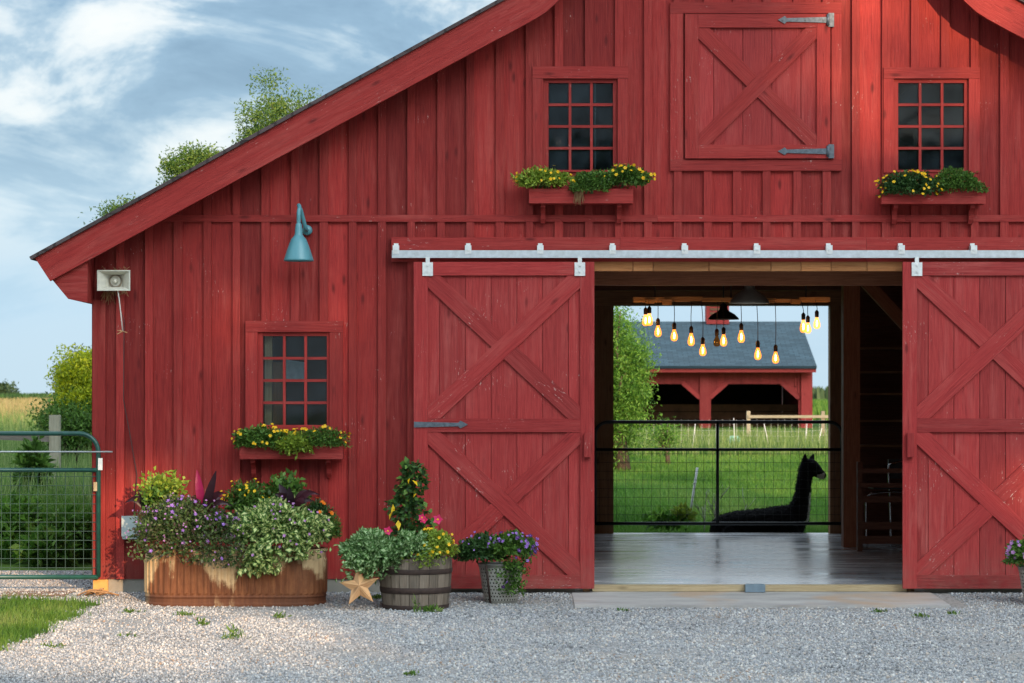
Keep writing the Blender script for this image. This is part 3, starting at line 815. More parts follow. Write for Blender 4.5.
strap_hinge(HAY, PX(827), PX(777), PZ(21), -.064, True); strap_hinge(HAY, PX(827), PX(777), PZ(152), -.064, True)

# sliding track and doors
tk = MB(); 
ytr0, ytr1 = -.135, -.085
tk.rect(PX(392, -.1), MIR - PX(392, -.1), PZ(258, -.1), PZ(250.5, -.1), ytr0, ytr1, (1, 0))
TRK = tk.build('door_track', M['galv'], BARN)
px = 396.0
kbs = []
while PX(px) < MIR - PX(396):
    b = MB(); X = PX(px, -.1)
    b.rect(X - .028, X + .028, PZ(254, -.1), PZ(245.5, -.1), ytr0 - .006, -.045, (0, 1)); b.rect(X - .02, X + .02, PZ(246, -.1), PZ(243, -.1), -.06, -.045)
    b.box((X, ytr0 - .010, PZ(250, -.1)), (.016, .010, .016))
    b.build('track_bracket', M['white_steel'], TRK); px += 72.15
YD0, YD1 = -.150, -.122
def sliding_door(px0, hinge):
    y = -.13
    x0, x1 = PX(px0, y), PX(px0 + 180.5, y); z0, z1 = PZ(588.5, y), PZ(262, y)
    bk, fr = MB(), MB()
    rails = [(z0, PZ(575, y)), (PZ(432, y), PZ(418.5, y)), (PZ(275.5, y), z1)]
    xdoor_frame(fr, bk, x0, x1, z0, z1, YD1, YD0, .126, rails, [(rails[1][1], rails[2][0], '/'), (rails[0][1], rails[1][0], '\\')], .155, PX(26.4) - PX(0))
    d = bk.build('sliding_door', M['red_door'], BARN)
    fr.build('cross_brace', M['red_trim2'], d)
    for hx in ((px0 + 14, px0 + 166)):
        h = MB(); X = PX(hx, y)
        h.rect(X - .047, X + .047, PZ(276, y), PZ(262.5, y), YD0 - .012, YD0 - .001, (0, 1)); h.rect(X - .018, X + .018, PZ(263, y), PZ(257, y), YD0 - .008, YD0 + .02)
        for zz in (.3, .75): h.box((X, YD0 - .016, lerp(PZ(276, y), PZ(262, y), zz)), (.018, .012, .018))
        h.build('hanger', M['white_steel'], d)
    hn = MB(); X = PX(px0 + (173.5 if hinge else 7), y)
    hn.rect(X - .030, X + .030, PZ(457, y), PZ(433, y), YD0 - .055, YD0 - .012); hn.rect(X - .022, X + .022, PZ(455, y), PZ(449, y), YD0 - .013, YD0 - .0015); hn.rect(X - .022, X + .022, PZ(440, y), PZ(435, y), YD0 - .013, YD0 - .0015)
    hn.build('handle', M['red_trim2'], d)
    if hinge: strap_hinge(d, x0 + .002, PX(468, y), PZ(424.5, y), YD0 - .002, False)
    return d
M['red_trim2'] = wood_paint('red_worn_door_frame', (.190, .0155, .0160), (.280, .0245, .0240), (.345, .041, .037), (.45, .105, .09), .45, splash=.28)
sliding_door(413.8, True); sliding_door(902.5, False)
# ------------------------------------------------------------------ things fixed to the barn
sp = thing('horn_speaker', PT(114, 281, -.02), 'ivory rectangular horn loudspeaker under the left eave', 'loudspeaker')
X0, X1, Z0, Z1 = PX(97.5, -.2), PX(130.5, -.2), PZ(290.8, -.2), PZ(270.2, -.2)
c = ((X0 + X1) / 2, (Z0 + Z1) / 2)
mb = MB()
def ring_rect(w, h, y): return [(c[0] - w / 2, y, c[1] - h / 2), (c[0] + w / 2, y, c[1] - h / 2), (c[0] + w / 2, y, c[1] + h / 2), (c[0] - w / 2, y, c[1] + h / 2)]
W, H = X1 - X0, Z1 - Z0
rings = [ring_rect(.10, .10, -.03), ring_rect(.13, .11, -.10), ring_rect(W * .95, H * .95, -.205), ring_rect(W, H, -.21), ring_rect(W, H, -.222), ring_rect(W * .93, H * .90, -.222), ring_rect(W * .62, H * .66, -.17), ring_rect(.115, .105, -.11)]
b = 0
for r_ in rings: mb.v.extend(r_)
for i in range(len(rings) - 1):
    for k in range(4):
        k2 = (k + 1) % 4
        mb.face([i * 4 + k, i * 4 + k2, i * 4 + 4 + k2, i * 4 + 4 + k], [(0, 0), (1, 0), (1, 1), (0, 1)], .5)
mb.face([28, 29, 30, 31], [(0, 0)] * 4, .5)
mb.build('horn', M['horn'], sp)
RX = Matrix.Rotation(math.pi / 2, 3, 'X')
mb = MB(); mb.lathe((c[0], -.112, c[1]), [(.062, .0), (.058, .018), (.046, .006)], 24, M=RX); mb.build('throat_ring', M['horn_in'], sp)
mb = MB(); mb.lathe((c[0], -.108, c[1]), [(.026, 0), (.022, .03), (.016, .042), (.0005, .044)], 20, M=RX); mb.build('driver_plug', M['horn'], sp)
mb = MB(); mb.rect(c[0] - .02, c[0] + .02, c[1] - .03, c[1] + .03, -.04, .0); mb.build('bracket', M['iron'], sp)
mb = MB()
pts = [(PX(117.5, -.2), -.2, PZ(289, -.2)), (PX(119, -.2), -.18, PZ(300, -.2)), (PX(121, -.18), -.16, PZ(318, -.2)), (PX(122.5, -.16), -.15, PZ(331, -.2))]
mb.tube(pts, .006, 6); mb.build('pull_cord', M['cord_white'], sp)
mb = MB(); e = Vector(pts[-1])
for a in range(7): mb.tube([e, e + Vector((random.uniform(-.05, .05), random.uniform(-.02, .02), random.uniform(-.03, .015)))], .004, 5)
mb.build('frayed_end', M['star_wood'], sp)
nest = thing('straw_nest', (c[0], -.06, c[1]), 'scraggly dry straw nest tucked behind the horn loudspeaker', 'bird nest')
for up in (True, False):
    ns = MB()
    for i in range(26 if up else 46):
        u = random.random()
        p0 = Vector((lerp(X0, X1, .15 + .7 * u) - (.02 if not up else 0), -.06 + random.uniform(-.05, .04), c[1] + (H * .48 if up else -H * .42)))
        q = p0 + Vector((random.uniform(-.04, .04), random.uniform(-.02, .02), random.uniform(.0, .05) if up else -random.uniform(.03, .14 if u < .5 else .06)))
        ns.tube([p0, (p0 + q) / 2 + Vector((random.uniform(-.015, .015), 0, 0)), q], .0022, 4)
    ns.build('straw_tuft', M['straw'], nest)

cb = MB()
cb.tube([(PX(115), -.02, PZ(293)), (PX(124.5), -.028, PZ(320)), (PX(124), -.03, PZ(400)), (PX(130), -.03, PZ(432)), (PX(137.5), -.03, PZ(475)), (PX(134), -.03, PZ(517))], .0042, 6)
cbo = cb.build('speaker_cable', M['cable'], None, None, org=(PX(130), -.03, PZ(430))); tag(cbo, 'thin dark cable running down the red wall to the grey box', 'cable')

eb = thing('electrical_box', PT(130.5, 528, -.03), 'small grey electrical outlet box low on the red wall behind the planter', 'electrical box')
mb = MB(); mb.rect(PX(124), PX(139.5), PZ(538.5), PZ(516), -.10, -.026, (0, 1)); mb.build('housing', M['grey_box'], eb)
mb = MB(); mb.rect(PX(123.4), PX(140), PZ(536), PZ(515.4), -.112, -.1005, (0, 1)); mb.rect(PX(127), PX(136), PZ(535), PZ(533.6), -.115, -.1125); mb.build('cover', M['grey_box'], eb)

gl = thing('gooseneck_lamp', PT(308, 231, -.03), 'teal gooseneck barn lamp with cone shade above the lower window', 'wall lamp')
d = M['teal']; yb = -.03
mb = MB(); mb.lathe((PX(307.5), yb, PZ(230.5)), [(.0005, .030), (.035, .028), (.045, .015), (.047, 0)], 24, M=RX); mb.build('wall_plate', d, gl)
ys = -.30
pp = [(PX(307.5), yb - .02, PZ(230.5)), (PX(306.5), yb - .09, PZ(229)), (PX(304.8), -.15, PZ(221)), (PX(302.6), -.18, PZ(212)), (PX(300.8), -.22, PZ(207.2)), (PX(299.3, ys), -.27, PZ(207.6, ys)), (PX(298.7, ys), -.298, PZ(213, ys)), (PX(298.7, ys), ys, PZ(226, ys))]
mb = MB()
# smooth the neck
def smooth(pts, n=4):
    P = [Vector(p) for p in pts]; out = []
    for i in range(len(P) - 1):
        p0 = P[max(i - 1, 0)]; p1 = P[i]; p2 = P[i + 1]; p3 = P[min(i + 2, len(P) - 1)]
        for k in range(n):
            t = k / n
            out.append(.5 * ((2 * p1) + (-p0 + p2) * t + (2 * p0 - 5 * p1 + 4 * p2 - p3) * t * t + (-p0 + 3 * p1 - 3 * p2 + p3) * t ** 3))
    out.append(P[-1]); return out
mb.tube(smooth(pp), .019, 10); mb.build('gooseneck', d, gl)
zt, zb = PZ(224, ys), PZ(261, ys); h = zt - zb
mb = MB(); mb.lathe((PX(298.7, ys), ys, zb), [(.018, h + .01), (.026, h), (.032, h * .88), (.036, h * .72), (.046, h * .66), (.066, h * .60), (.082, h * .48), (.104, h * .30), (.130, h * .05), (.135, 0), (.131, 0), (.10, h * .28), (.06, h * .58)], 36)
mb.build('shade', d, gl)
mb = MB(); mb.lathe((PX(298.7, ys), ys, zb + .035), [(.001, 0), (.022, .01), (.028, .03), (.02, .07), (.014, .1)], 16); mb.build('bulb', M['horn'], gl)

# ceiling pendants inside
def shade_lamp(px, pyb, pyn, y, wpx, label, mat):
    X, zb_ = PX(px, y), PZ(pyb, y); R = wpx / 2 * kk(y); h = PZ(pyn, y) - zb_
    t = thing('pendant_lamp', (X, y, 3.24), label, 'pendant lamp', 'enamel lamps under the barn ceiling')
    m = MB(); m.lathe((X, y, zb_), [(R * .10, h * 1.04), (R * .17, h), (R * .24, h * .9), (R * .27, h * .62), (R * .34, h * .57), (R * .40, h * .52), (R * .72, h * .34), (R * .95, h * .12), (R, h * .04), (R, 0), (R * .97, 0)], 32); m.build('shade', mat, t)
    m = MB(); m.lathe((X, y, zb_), [(R * .965, .001), (R * .9, h * .10), (R * .68, h * .30), (R * .2, h * .48)], 32); m.build('lining', M['shade_in'], t)
    m = MB(); m.tube([(X, y, zb_ + h * .98), (X, y, 3.235)], .008, 8); m.build('stem', M['shade_dark'], t)
    m = MB(); m.lathe((X, y, zb_ + h * .1), [(.001, 0), (.028, .012), (.034, .035), (.022, .08), (.014, .11)], 14); m.build('bulb', M['horn'], t)
    return t
shade_lamp(749.5, 303.5, 279, 1.6, 40, 'wide grey enamel pendant lamp nearest the doorway, its rim lit from below', M['shade_grey'])
shade_lamp(723.5, 319.5, 304, 7.0, 31, 'dark enamel pendant lamp hanging lower in front of the far shed roof', M['shade_dark'])

# rough beam with the hanging bulbs
YB = 3.0
lb = MB()
segs = [(633, 668, 297.5, 302), (664, 702, 297, 301.5), (690, 731, 298, 301.5), (729, 775, 298.5, 302), (772, 801, 299, 302.2), (798, 829, 297.5, 302)]
for a, b, t_, u_ in segs:
    lb.rect(PX(a, YB), PX(b, YB), PZ(u_, YB), PZ(t_, YB), YB + random.uniform(-.1, -.05), YB + random.uniform(.08, .12), (1, 0))
for a, b in ((645, 303.5), (662, 305), (790, 304), (765, 303)): lb.rect(PX(a, YB), PX(a + 9, YB), PZ(b, YB), PZ(300, YB), YB - .12, YB - .02, (1, 0))
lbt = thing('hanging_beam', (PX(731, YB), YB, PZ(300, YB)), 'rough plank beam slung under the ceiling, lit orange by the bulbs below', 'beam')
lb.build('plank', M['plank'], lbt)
for a in (655, 731, 806):
    m = MB(); m.tube([(PX(a, YB), YB, PZ(298, YB)), (PX(a, YB), YB, 3.23)], .006, 6); m.build('hanger_rod', M['shade_dark'], lbt)
def bulb(px, py, dy, label, lit=True, L=1.0):
    y = YB + dy; X = PX(px, y); zb_ = PZ(py, y)
    t = thing('hanging_bulb', (X, y, PZ(302, YB)), label, 'light bulb', 'filament bulbs hanging in the barn')
    s = .118 * L
    R = .036
    m = MB(); m.lathe((X, y, zb_), [(.0005, 0), (R * .55, s * .03), (R * .92, s * .16), (R, s * .34), (R * .86, s * .58), (R * .52, s * .84), (R * .42, s)], 20); m.build('glass_bulb', M['bulb_lit' if lit else 'bulb_off'], t)
    m = MB(); m.lathe((X, y, zb_ + s * .995), [(.017, 0), (.020, .01), (.021, .055), (.012, .068), (.006, .075)], 14); m.build('socket', M['socket'], t)
    m = MB(); m.tube(smooth([(X, y, zb_ + s + .07), (X + random.uniform(-.006, .006), y, (zb_ + s + PZ(300, YB)) / 2), (X + random.uniform(-.01, .01), YB + dy * .6, PZ(301, YB))], 3), .0035, 6); m.build('cord', M['cable'], t)
    m = MB()
    if lit:
        m.tube([(X, y, zb_ + s * .74), (X + .002, y, zb_ + s * .5), (X, y, zb_ + s * .24)], [.004, .0085, .006], 8)
    else:
        for a in range(4): m.tube([(X + .004 * a - .006, y, zb_ + s * .8), (X + .01 * a - .015, y, zb_ + s * .25)], .0012, 4)
    m.build('filament', M['filament'] if lit else M['cable'], t)
bulbs = [(645.6, 326, .12, 'lit bulb half hidden at the far left end, behind another bulb', True, 1),
 (649.4, 325.7, -.08, 'lit bulb at the far left end, hung highest on a very short cord', True, 1.05),
 (658, 337, .05, 'lit bulb second place from the left end, against the tree', True, 1),
 (674.2, 341.2, -.04, 'lit bulb third place from the left, beside the shed roof edge', True, 1),
 (691.2, 346, .1, 'long lit bulb directly below the shed cupola, left of the long cord', True, 1.12),
 (702.8, 356, -.1, 'lit bulb on a long cord left of the unlit bulb', True, 1),
 (716.8, 346.7, .1, 'unlit amber bulb under the dark pendant lamp', False, .95),
 (723.6, 346.4, -.1, 'lit bulb just right of the unlit bulb', True, 1.02),
 (741.3, 342.8, .06, 'lit bulb with a looped cord, right of the dark pendant lamp', True, 1.08),
 (757.8, 360, -.05, 'lit bulb on a long cord right of the looped cord', True, 1.05),
 (775.6, 363.5, .08, 'lowest lit bulb on the longest cord over the shed roof', True, 1.02),
 (803.4, 332.8, -.1, 'lit bulb at the shed roof corner, front one of a close pair', True, 1.1),
 (807.9, 333.5, .14, 'lit bulb at the shed roof corner, back one of a close pair', True, .95),
 (816.8, 329, .0, 'lit bulb furthest right, against the open sky', True, 1)]
for b_ in bulbs: bulb(b_[0], b_[1], b_[2] - (.24 if b_[2] <= .06 else 0), *b_[3:])

# stall rail and chair inside, door guide
st = thing('stall_rail', (PX(880, 5.0), 5.0, .073), 'dark wooden slat rail in the shadowed right bay of the barn', 'rail')
for a, b in ((468.5, 473), (483, 487.5), (496, 502.5), (522, 529.5), (536, 544)):
    m = MB(); m.rect(PX(858, 5.0), PX(960, 5.0), PZ(b, 5.0), PZ(a, 5.0), 5.0 + random.uniform(-.01, .01), 5.03, (1, 0)); m.build('slat', M['dark_wood'], st)
for a in (857.5, 958): 
    m = MB(); m.rect(PX(a, 5.04), PX(a + 5, 5.04), .074, PZ(462, 5), 5.04, 5.12); m.build('post', M['dark_wood'], st)
ch = thing('metal_chair', (PX(885, 5.6), 5.6, .073), 'black chair with bent chrome tube legs behind the slat rail', 'chair')
def chr_(pts): 
    m = MB(); m.tube(smooth(pts, 4), .013, 8); m.build('tube_frame', M['chrome'], ch)
yc = 5.5
chr_([(PX(867, yc), yc, .085), (PX(866, yc), yc, PZ(505, yc)), (PX(868, yc), yc, PZ(497, yc)), (PX(874, yc), yc, PZ(493, yc)), (PX(900, yc), yc + .1, PZ(492, yc)), (PX(906, yc), yc + .1, PZ(497, yc)), (PX(907, yc), yc + .1, .085)])
chr_([(PX(896, yc), yc + .35, .085), (PX(895, yc), yc + .38, PZ(500, yc)), (PX(894, yc), yc + .40, PZ(470, yc)), (PX(899, yc), yc + .40, PZ(464, yc)), (PX(925, yc), yc + .42, PZ(464, yc)), (PX(928, yc), yc + .40, PZ(500, yc)), (PX(929, yc), yc + .36, .085)])
m = MB(); m.box((PX(893, yc), yc + .2, PZ(487, yc)), (.44, .42, .05)); m.build('seat', M['black_seat'], ch)
m = MB(); m.box((PX(910, yc), yc + .43, PZ(470, yc)), (.36, .04, .22)); m.build('backrest', M['black_seat'], ch)

dg = MB(); dg.rect(PX(745.2, -.1), PX(765, -.1), PZ(592, -.1), PZ(584.5, -.1), -.13, -.037, (1, 0)); dg.rect(PX(746.5, -.1), PX(763.5, -.1), PZ(585, -.1), PZ(584, -.1), -.125, -.05, (1, 0))
dgo = dg.build('door_guide', M['guide'], None, None, org=(PX(755, -.1), -.08, .02)); tag(dgo, 'small blue grey steel guide block on the doorway threshold', 'door guide')

# concrete ramp in front of the door
rp = MB()
y0, y1 = -.04, -1.15
za, zb_ = .014, PZ(608.5, y1)
xa0, xa1 = PX(573, -.5), PX(938, -.5)
b = len(rp.v)
rp.v += [(xa0, y0, za), (xa1, y0, za), (xa1, y1, -.018), (xa0, y1, -.018), (xa0, y0, -.3), (xa1, y0, -.3), (xa1, y1 - .01, -.3), (xa0, y1 - .01, -.3)]
for f in ([0, 3, 2, 1], [3, 7, 6, 2], [0, 4, 7, 3], [1, 2, 6, 5], [4, 5, 6, 7], [0, 1, 5, 4]): rp.face(f, [(0, 0)] * 4, .5)
rpo = rp.build('concrete_ramp', M['ramp'], None, None, org=(PX(755), -.6, 0)); tag(rpo, None, None, None, 'structure')
# ------------------------------------------------------------------ flowers in boxes and tubs
def flower_mesh(name, mat, petals=5, cup=.25, w=.75, center=None, layers=1):
    V, F, uv = [], [], []
    mi = []
    for L in range(layers):
        s = 1 - .35 * L
        for k in range(petals):
            a = 2 * math.pi * k / petals + L * .5; da = math.pi / petals * w * 1.25
            b = len(V)
            V += [(0, 0, .04 * L), (.62 * s * math.cos(a - da), .62 * s * math.sin(a - da), cup * .6 + .1 * L), (s * math.cos(a), s * math.sin(a), cup + .1 * L), (.62 * s * math.cos(a + da), .62 * s * math.sin(a + da), cup * .6 + .1 * L)]
            F.append([b, b + 1, b + 2, b + 3]); mi.append(0)
    b = len(V); r = .22
    for k in range(4): V.append((r * math.cos(k * math.pi / 2), r * math.sin(k * math.pi / 2), .10 + .1 * layers))
    F.append([b, b + 1, b + 2, b + 3]); mi.append(1)
    V = np.array(V) * .5
    return np_mesh(name, V, F, [mat, center or mat], None, np.array([(i * .37) % 1 for i in range(len(F))]), False, mi)
FM = {
 'yellow': flower_mesh('yellow_flower', M['pet_yellow'], 6, .12, .8, M['pet_orange']),
 'orange': flower_mesh('orange_flower', M['pet_orange'], 7, .2, .8, M['pet_orange'], 2),
 'lilac': flower_mesh('lilac_flower', M['pet_purple'], 5, .2, .9, M['pet_mauve']),
 'violet': flower_mesh('violet_flower', M['pet_violet'], 5, .3, .95, M['pet_purple']),
 'mauve': flower_mesh('mauve_flower', M['pet_mauve'], 5, .2, .9, M['pet_mauve']),
 'pink': flower_mesh('pink_flower', M['pet_pink'], 5, .35, .95, M['pet_yellow']),
}
def blossoms(parent, P, D, size, kind, rng=RNG):
    o0 = org_of(parent)
    for p, d in zip(P, D):
        o = bpy.data.objects.new('blossom', FM[kind]); COL.objects.link(o); o.parent = parent
        d = Vector(d) + Vector(rng.normal(size=3) * .35)
        o.rotation_euler = d.to_track_quat('Z', 'Y').to_euler()
        o.location = Vector(p) - o0; s = size * rng.uniform(.75, 1.2); o.scale = (s, s, s)

def plant(name, base, label, cat, group=None): return thing(name, base, label, cat, group)

def mound_plant(name, label, cat, c, rad, n, leaf, mat, fl=None, group=None, rng=RNG, aspect=.5, droop=.0, shell=.5, hang=None, stems=True):
    """c centre, rad radii; fl=(kind, count, size, front_only)"""
    t = thing(name, (c[0], c[1], c[2] - rad[2] * .5), label, cat, group)
    n = int(n * 1.35); P, d = mound_points(c, rad, n, rng, shell)
    P3, d3 = mound_points(c, np.array(rad) * .72, int(n * .4), rng, .1); P = np.vstack([P, P3]); d = np.vstack([d, d3])
    if hang:   # trails that spill over the rim: (x, y, z, radius, n)
        for (hx, hy, hz0, hz1, hr, hn) in hang:
            q = np.column_stack([hx + rng.normal(size=hn) * hr, hy + rng.normal(size=hn) * hr * .5, rng.uniform(hz1, hz0, hn)])
            P = np.vstack([P, q]); dd = rng.normal(size=(hn, 3)); dd[:, 1] -= 1.2; d = np.vstack([d, dd / np.linalg.norm(dd, axis=1, keepdims=True)])
    dirs = d * .9
    # bare clumps: drop leaves where a noise says so, so the crown has hollows
    keep = np.array([noise.noise(Vector(p) * 9) > -.42 for p in P])
    P, d, dirs = P[keep], d[keep], dirs[keep]
    leaf_object('foliage', P, leaf, M[mat], t, rng, dirs=dirs, aspect=aspect, up=.25 - droop)
    if stems:
        m = MB()
        for i in range(10):
            j = rng.integers(len(P)); p = Vector(P[j])
            m.tube([Vector((c[0] + rng.normal() * rad[0] * .15, c[1], c[2] - rad[2] * .55)), p * .5 + Vector(c) * .5 + Vector((0, 0, .02)), p], .004, 4)
        m.build('stem', M['stem'], t)
    if fl:
        for (kind, cnt, size, zlo) in (fl if isinstance(fl, list) else [fl]):
            ok = np.where((d[:, 1] < .35) & (d[:, 2] > zlo))[0]
            # flowers stand at the outermost leaves
            out = (d[ok] * (P[ok] - np.array(c))).sum(1) / np.linalg.norm(np.array(rad) * d[ok], axis=1)
            ok = ok[np.argsort(-out)][:max(cnt, int(len(ok) * .5))]
            # clustered choice
            cnt = int(cnt * 1.7); w = np.array([max(.02, .35 + noise.noise(Vector(P[i]) * 14 + Vector((cnt, 0, 0)))) for i in ok]); w /= w.sum()
            idx = rng.choice(ok, min(cnt, len(ok)), False, w)
            blossoms(t, P[idx] + d[idx] * leaf * 1.0 + np.array([0, -leaf * .5, leaf * .1]), d[idx] * .7 + np.array([0, -.6, .35]), size, kind, rng)
    return t

def window_box(px0, px1, py0, py1, brackets, label):
    y0, y1 = -.235, -.035
    t = thing('window_box', PT((px0 + px1) / 2, py1, -.1), label, 'window box', 'red window boxes on the barn')
    X0, X1, Z0, Z1 = PX(px0, -.2), PX(px1, -.2), PZ(py1, -.2), PZ(py0, -.2)
    m = MB(); m.rect(X0, X1, Z0, Z1, y0, y0 + .02, (1, 0)); m.rect(X0 + .002, X0 + .02, Z0, Z1 - .002, y0 + .021, y1); m.rect(X1 - .02, X1 - .002, Z0, Z1 - .002, y0 + .021, y1); m.rect(X0 + .021, X1 - .021, Z0, Z0 + .02, y0 + .021, y1, (1, 0)); m.rect(X0 + .021, X1 - .021, Z0 + .021, Z1 - .003, y1 - .02, y1, (1, 0))
    m.build('box', M['red_trim'], t)
    m = MB(); m.box(((X0 + X1) / 2, (y0 + y1) / 2, Z1 - .035), (X1 - X0 - .05, .15, .02)); m.build('soil', M['soil'], t)
    for b in brackets:
        X = PX(b, -.1); h = .15; m = MB()
        prof = [(0, 0), (.16, 0), (.155, -.03), (.10, -.055), (.07, -.09), (.062, -.13), (.035, -.165), (0, -.17)]
        n = len(prof); bb = len(m.v)
        for xx in (X - .02, X + .02):
            for (a, z) in prof: m.v.append((xx, -.030 - a, Z0 - .001 + z))
        m.face(list(range(bb, bb + n)), [(p[0], p[1]) for p in prof], .3); m.face(list(range(bb + n, bb + 2 * n))[::-1], [(p[0], p[1]) for p in prof[::-1]], .3)
        for i in range(n):
            j = (i + 1) % n; m.face([bb + i, bb + n + i, bb + n + j, bb + j], [(0, 0), (.04, 0), (.04, .05), (0, .05)], .3)
        m.build('bracket', M['red_trim'], t)
    return X0, X1, Z0, Z1
rg = np.random.default_rng(21)
g = 'flowers planted in the window boxes'
X0, X1, Z0, Z1 = window_box(240, 343, 446, 459, (253.5, 329), 'red flower box under the lower window, full of small yellow flowers')
def bx(px, py, rx, rz, y=-.17, ry=.11): return (PX(px, y), y, PZ(py, y)), (rx * kk(y), ry, rz * kk(y))
c, r = bx(262, 442, 31, 14, -.21); mound_plant('yellow_bidens', 'bushy yellow flowered plant filling the left half of the lower window box', 'flowering plant', c, r, 1500, .034, 'lf_green', ('yellow', 20, .034, -.2), g, rg)
c, r = bx(317, 442, 32, 13, -.21); mound_plant('yellow_bidens', 'yellow flowered plant with feathery tips at the lower box right end', 'flowering plant', c, r, 1500, .032, 'lf_green', ('yellow', 15, .034, -.1), g, rg, aspect=.3)
c, r = bx(294, 446, 18, 11, -.26, .09); mound_plant('lime_trailer', 'lime green leaves spilling over the middle of the lower window box', 'foliage plant', c, r, 520, .045, 'lf_lime', None, g, rg, hang=[(c[0] - .03, -.27, c[2], c[2] - .08, .05, 90)])
X0, X1, Z0, Z1 = window_box(529, 633, 189, 203.5, (543, 619), 'red flower box under the upper window left of the hay door')
c, r = bx(545, 182, 30, 12, -.21); mound_plant('lime_yellow_plant', 'straggly lime and yellow plant at the left end of the left upper box', 'flowering plant', c, r, 900, .04, 'lf_lime', ('yellow', 12, .032, -.2), g, rg)
c, r = bx(591, 186, 19, 14, -.24, .11); mound_plant('round_green_plant', 'dense bright green ball in the middle of the left upper box', 'foliage plant', c, r, 1900, .026, 'lf_green', None, g, rg, shell=.75)
c, r = bx(624, 180, 25, 13, -.21); mound_plant('yellow_bidens', 'yellow flowered plant leaning out right of the left upper box', 'flowering plant', c, r, 1000, .036, 'lf_green', ('yellow', 14, .036, -.2), g, rg)
m = MB()
for i in range(40):
    x = PX(579, -.24) + random.uniform(-.03, .03); m.tube([(x, -.24, PZ(186, -.24)), (x + random.uniform(-.02, .02), -.255, PZ(random.uniform(196, 206), -.24))], .003, 4)
o = m.build('dry_grass_clump', M['straw'], None, None, org=(PX(579, -.24), -.24, PZ(190))); tag(o, 'clump of dead straw hanging over the left upper window box', 'dead plant')
X0, X1, Z0, Z1 = window_box(881, 985, 188, 204, (894.5, 971), 'red flower box under the upper window right of the hay door')
c, r = bx(910, 189, 31, 17, -.23); mound_plant('yellow_bidens', 'dark leaved plant dotted with yellow flowers, left in the right upper box', 'flowering plant', c, r, 1900, .032, 'lf_dark', ('yellow', 30, .034, -.4), g, rg)
c, r = bx(958, 186, 25, 16, -.22, .12); mound_plant('round_green_plant', 'dense green cushion plant right in the right upper box', 'foliage plant', c, r, 2400, .026, 'lf_green', None, g, rg, shell=.72)

# --- the rusty tank
yf, yc_ = -1.08, -.79
tx0, tx1 = PX(145.5, -.8), PX(326, -.8)
tb = thing('stock_tank', ((tx0 + tx1) / 2, yc_, -.03), 'long oval rusty galvanised stock tank planter against the barn wall', 'planter')
def stadium(rr, n=150, grow=0.0, cor=0.0):
    """outline points of an oval: straight sides with round ends"""
    hl = (tx1 - tx0) / 2 + grow; R = rr + grow; s = hl - R; per = 4 * s + 2 * math.pi * R
    out = []
    for i in range(n):
        u = i / n * per
        if u < 2 * s: p = (-s + u, -R); nn = (0, -1)
        elif u < 2 * s + math.pi * R: a = (u - 2 * s) / R - math.pi / 2; p = (s + R * math.cos(a), R * math.sin(a)); nn = (math.cos(a), math.sin(a))
        elif u < 4 * s + math.pi * R: p = (s - (u - 2 * s - math.pi * R), R); nn = (0, 1)
        else: a = (u - 4 * s - math.pi * R) / R + math.pi / 2; p = (-s + R * math.cos(a), R * math.sin(a)); nn = (math.cos(a), math.sin(a))
        w = cor * math.sin(2 * math.pi * i / 3.0 * 1.0) if cor else 0
        out.append((p[0] + nn[0] * w, p[1] + nn[1] * w, u))
    return out
zb0, zt0 = -.045, PZ(549.5, -1.05)
H = zt0 - zb0
N = 264
def ring(z, grow, cor): return [((tx0 + tx1) / 2 + p[0], yc_ + p[1], z, p[2]) for p in stadium(.29, N, grow, cor)]
def corr(z): return z
def cring(z, grow, amp):
    pts = stadium(.29, N, grow, 0); out = []
    base = stadium(.29, N, grow + amp, 0)
    for i in range(N):
        p = pts[i] if i % 4 < 2 else base[i]
        out.append(((tx0 + tx1) / 2 + p[0], yc_ + p[1], z, p[2]))
    return out
prof = [(0, -.004, 0), (.012, .006, 0), (.03, .008, 0), (.045, -.002, 0), (.075, -.002, 0), (.09, .006, 0), (.105, .0, 0), (.125, 0, 1), (H - .10, 0, 1), (H - .075, .0, 0), (H - .03, 0, 0), (H - .022, .010, 0), (H - .008, .012, 0), (H, .004, 0), (H - .01, -.008, 0), (H - .12, -.012, 0)]
m = MB()
for (dz, gr, am) in prof:
    rr = cring(zb0 + dz, gr, .010 * am)
    m.v.extend([(a, b, c) for a, b, c, u in rr])
us = [p[3] for p in ring(0, 0, 0)] + [ring(0, 0, 0)[-1][3] + .02]
for j in range(len(prof) - 1):
    for i in range(N):
        i2 = (i + 1) % N
        m.face([j * N + i, j * N + i2, (j + 1) * N + i2, (j + 1) * N + i], [(us[i], prof[j][0]), (us[i + 1], prof[j][0]), (us[i + 1], prof[j + 1][0]), (us[i], prof[j + 1][0])], .5, False)
m.build('tank_wall', M['rust'], tb)
m = MB(); m.v.extend([(a, b, zt0 - .07) for a, b, c, u in ring(0, -.013, 0)]); m.face(list(range(N)), [(0, 0)] * N, .5); m.build('soil', M['soil'], tb)

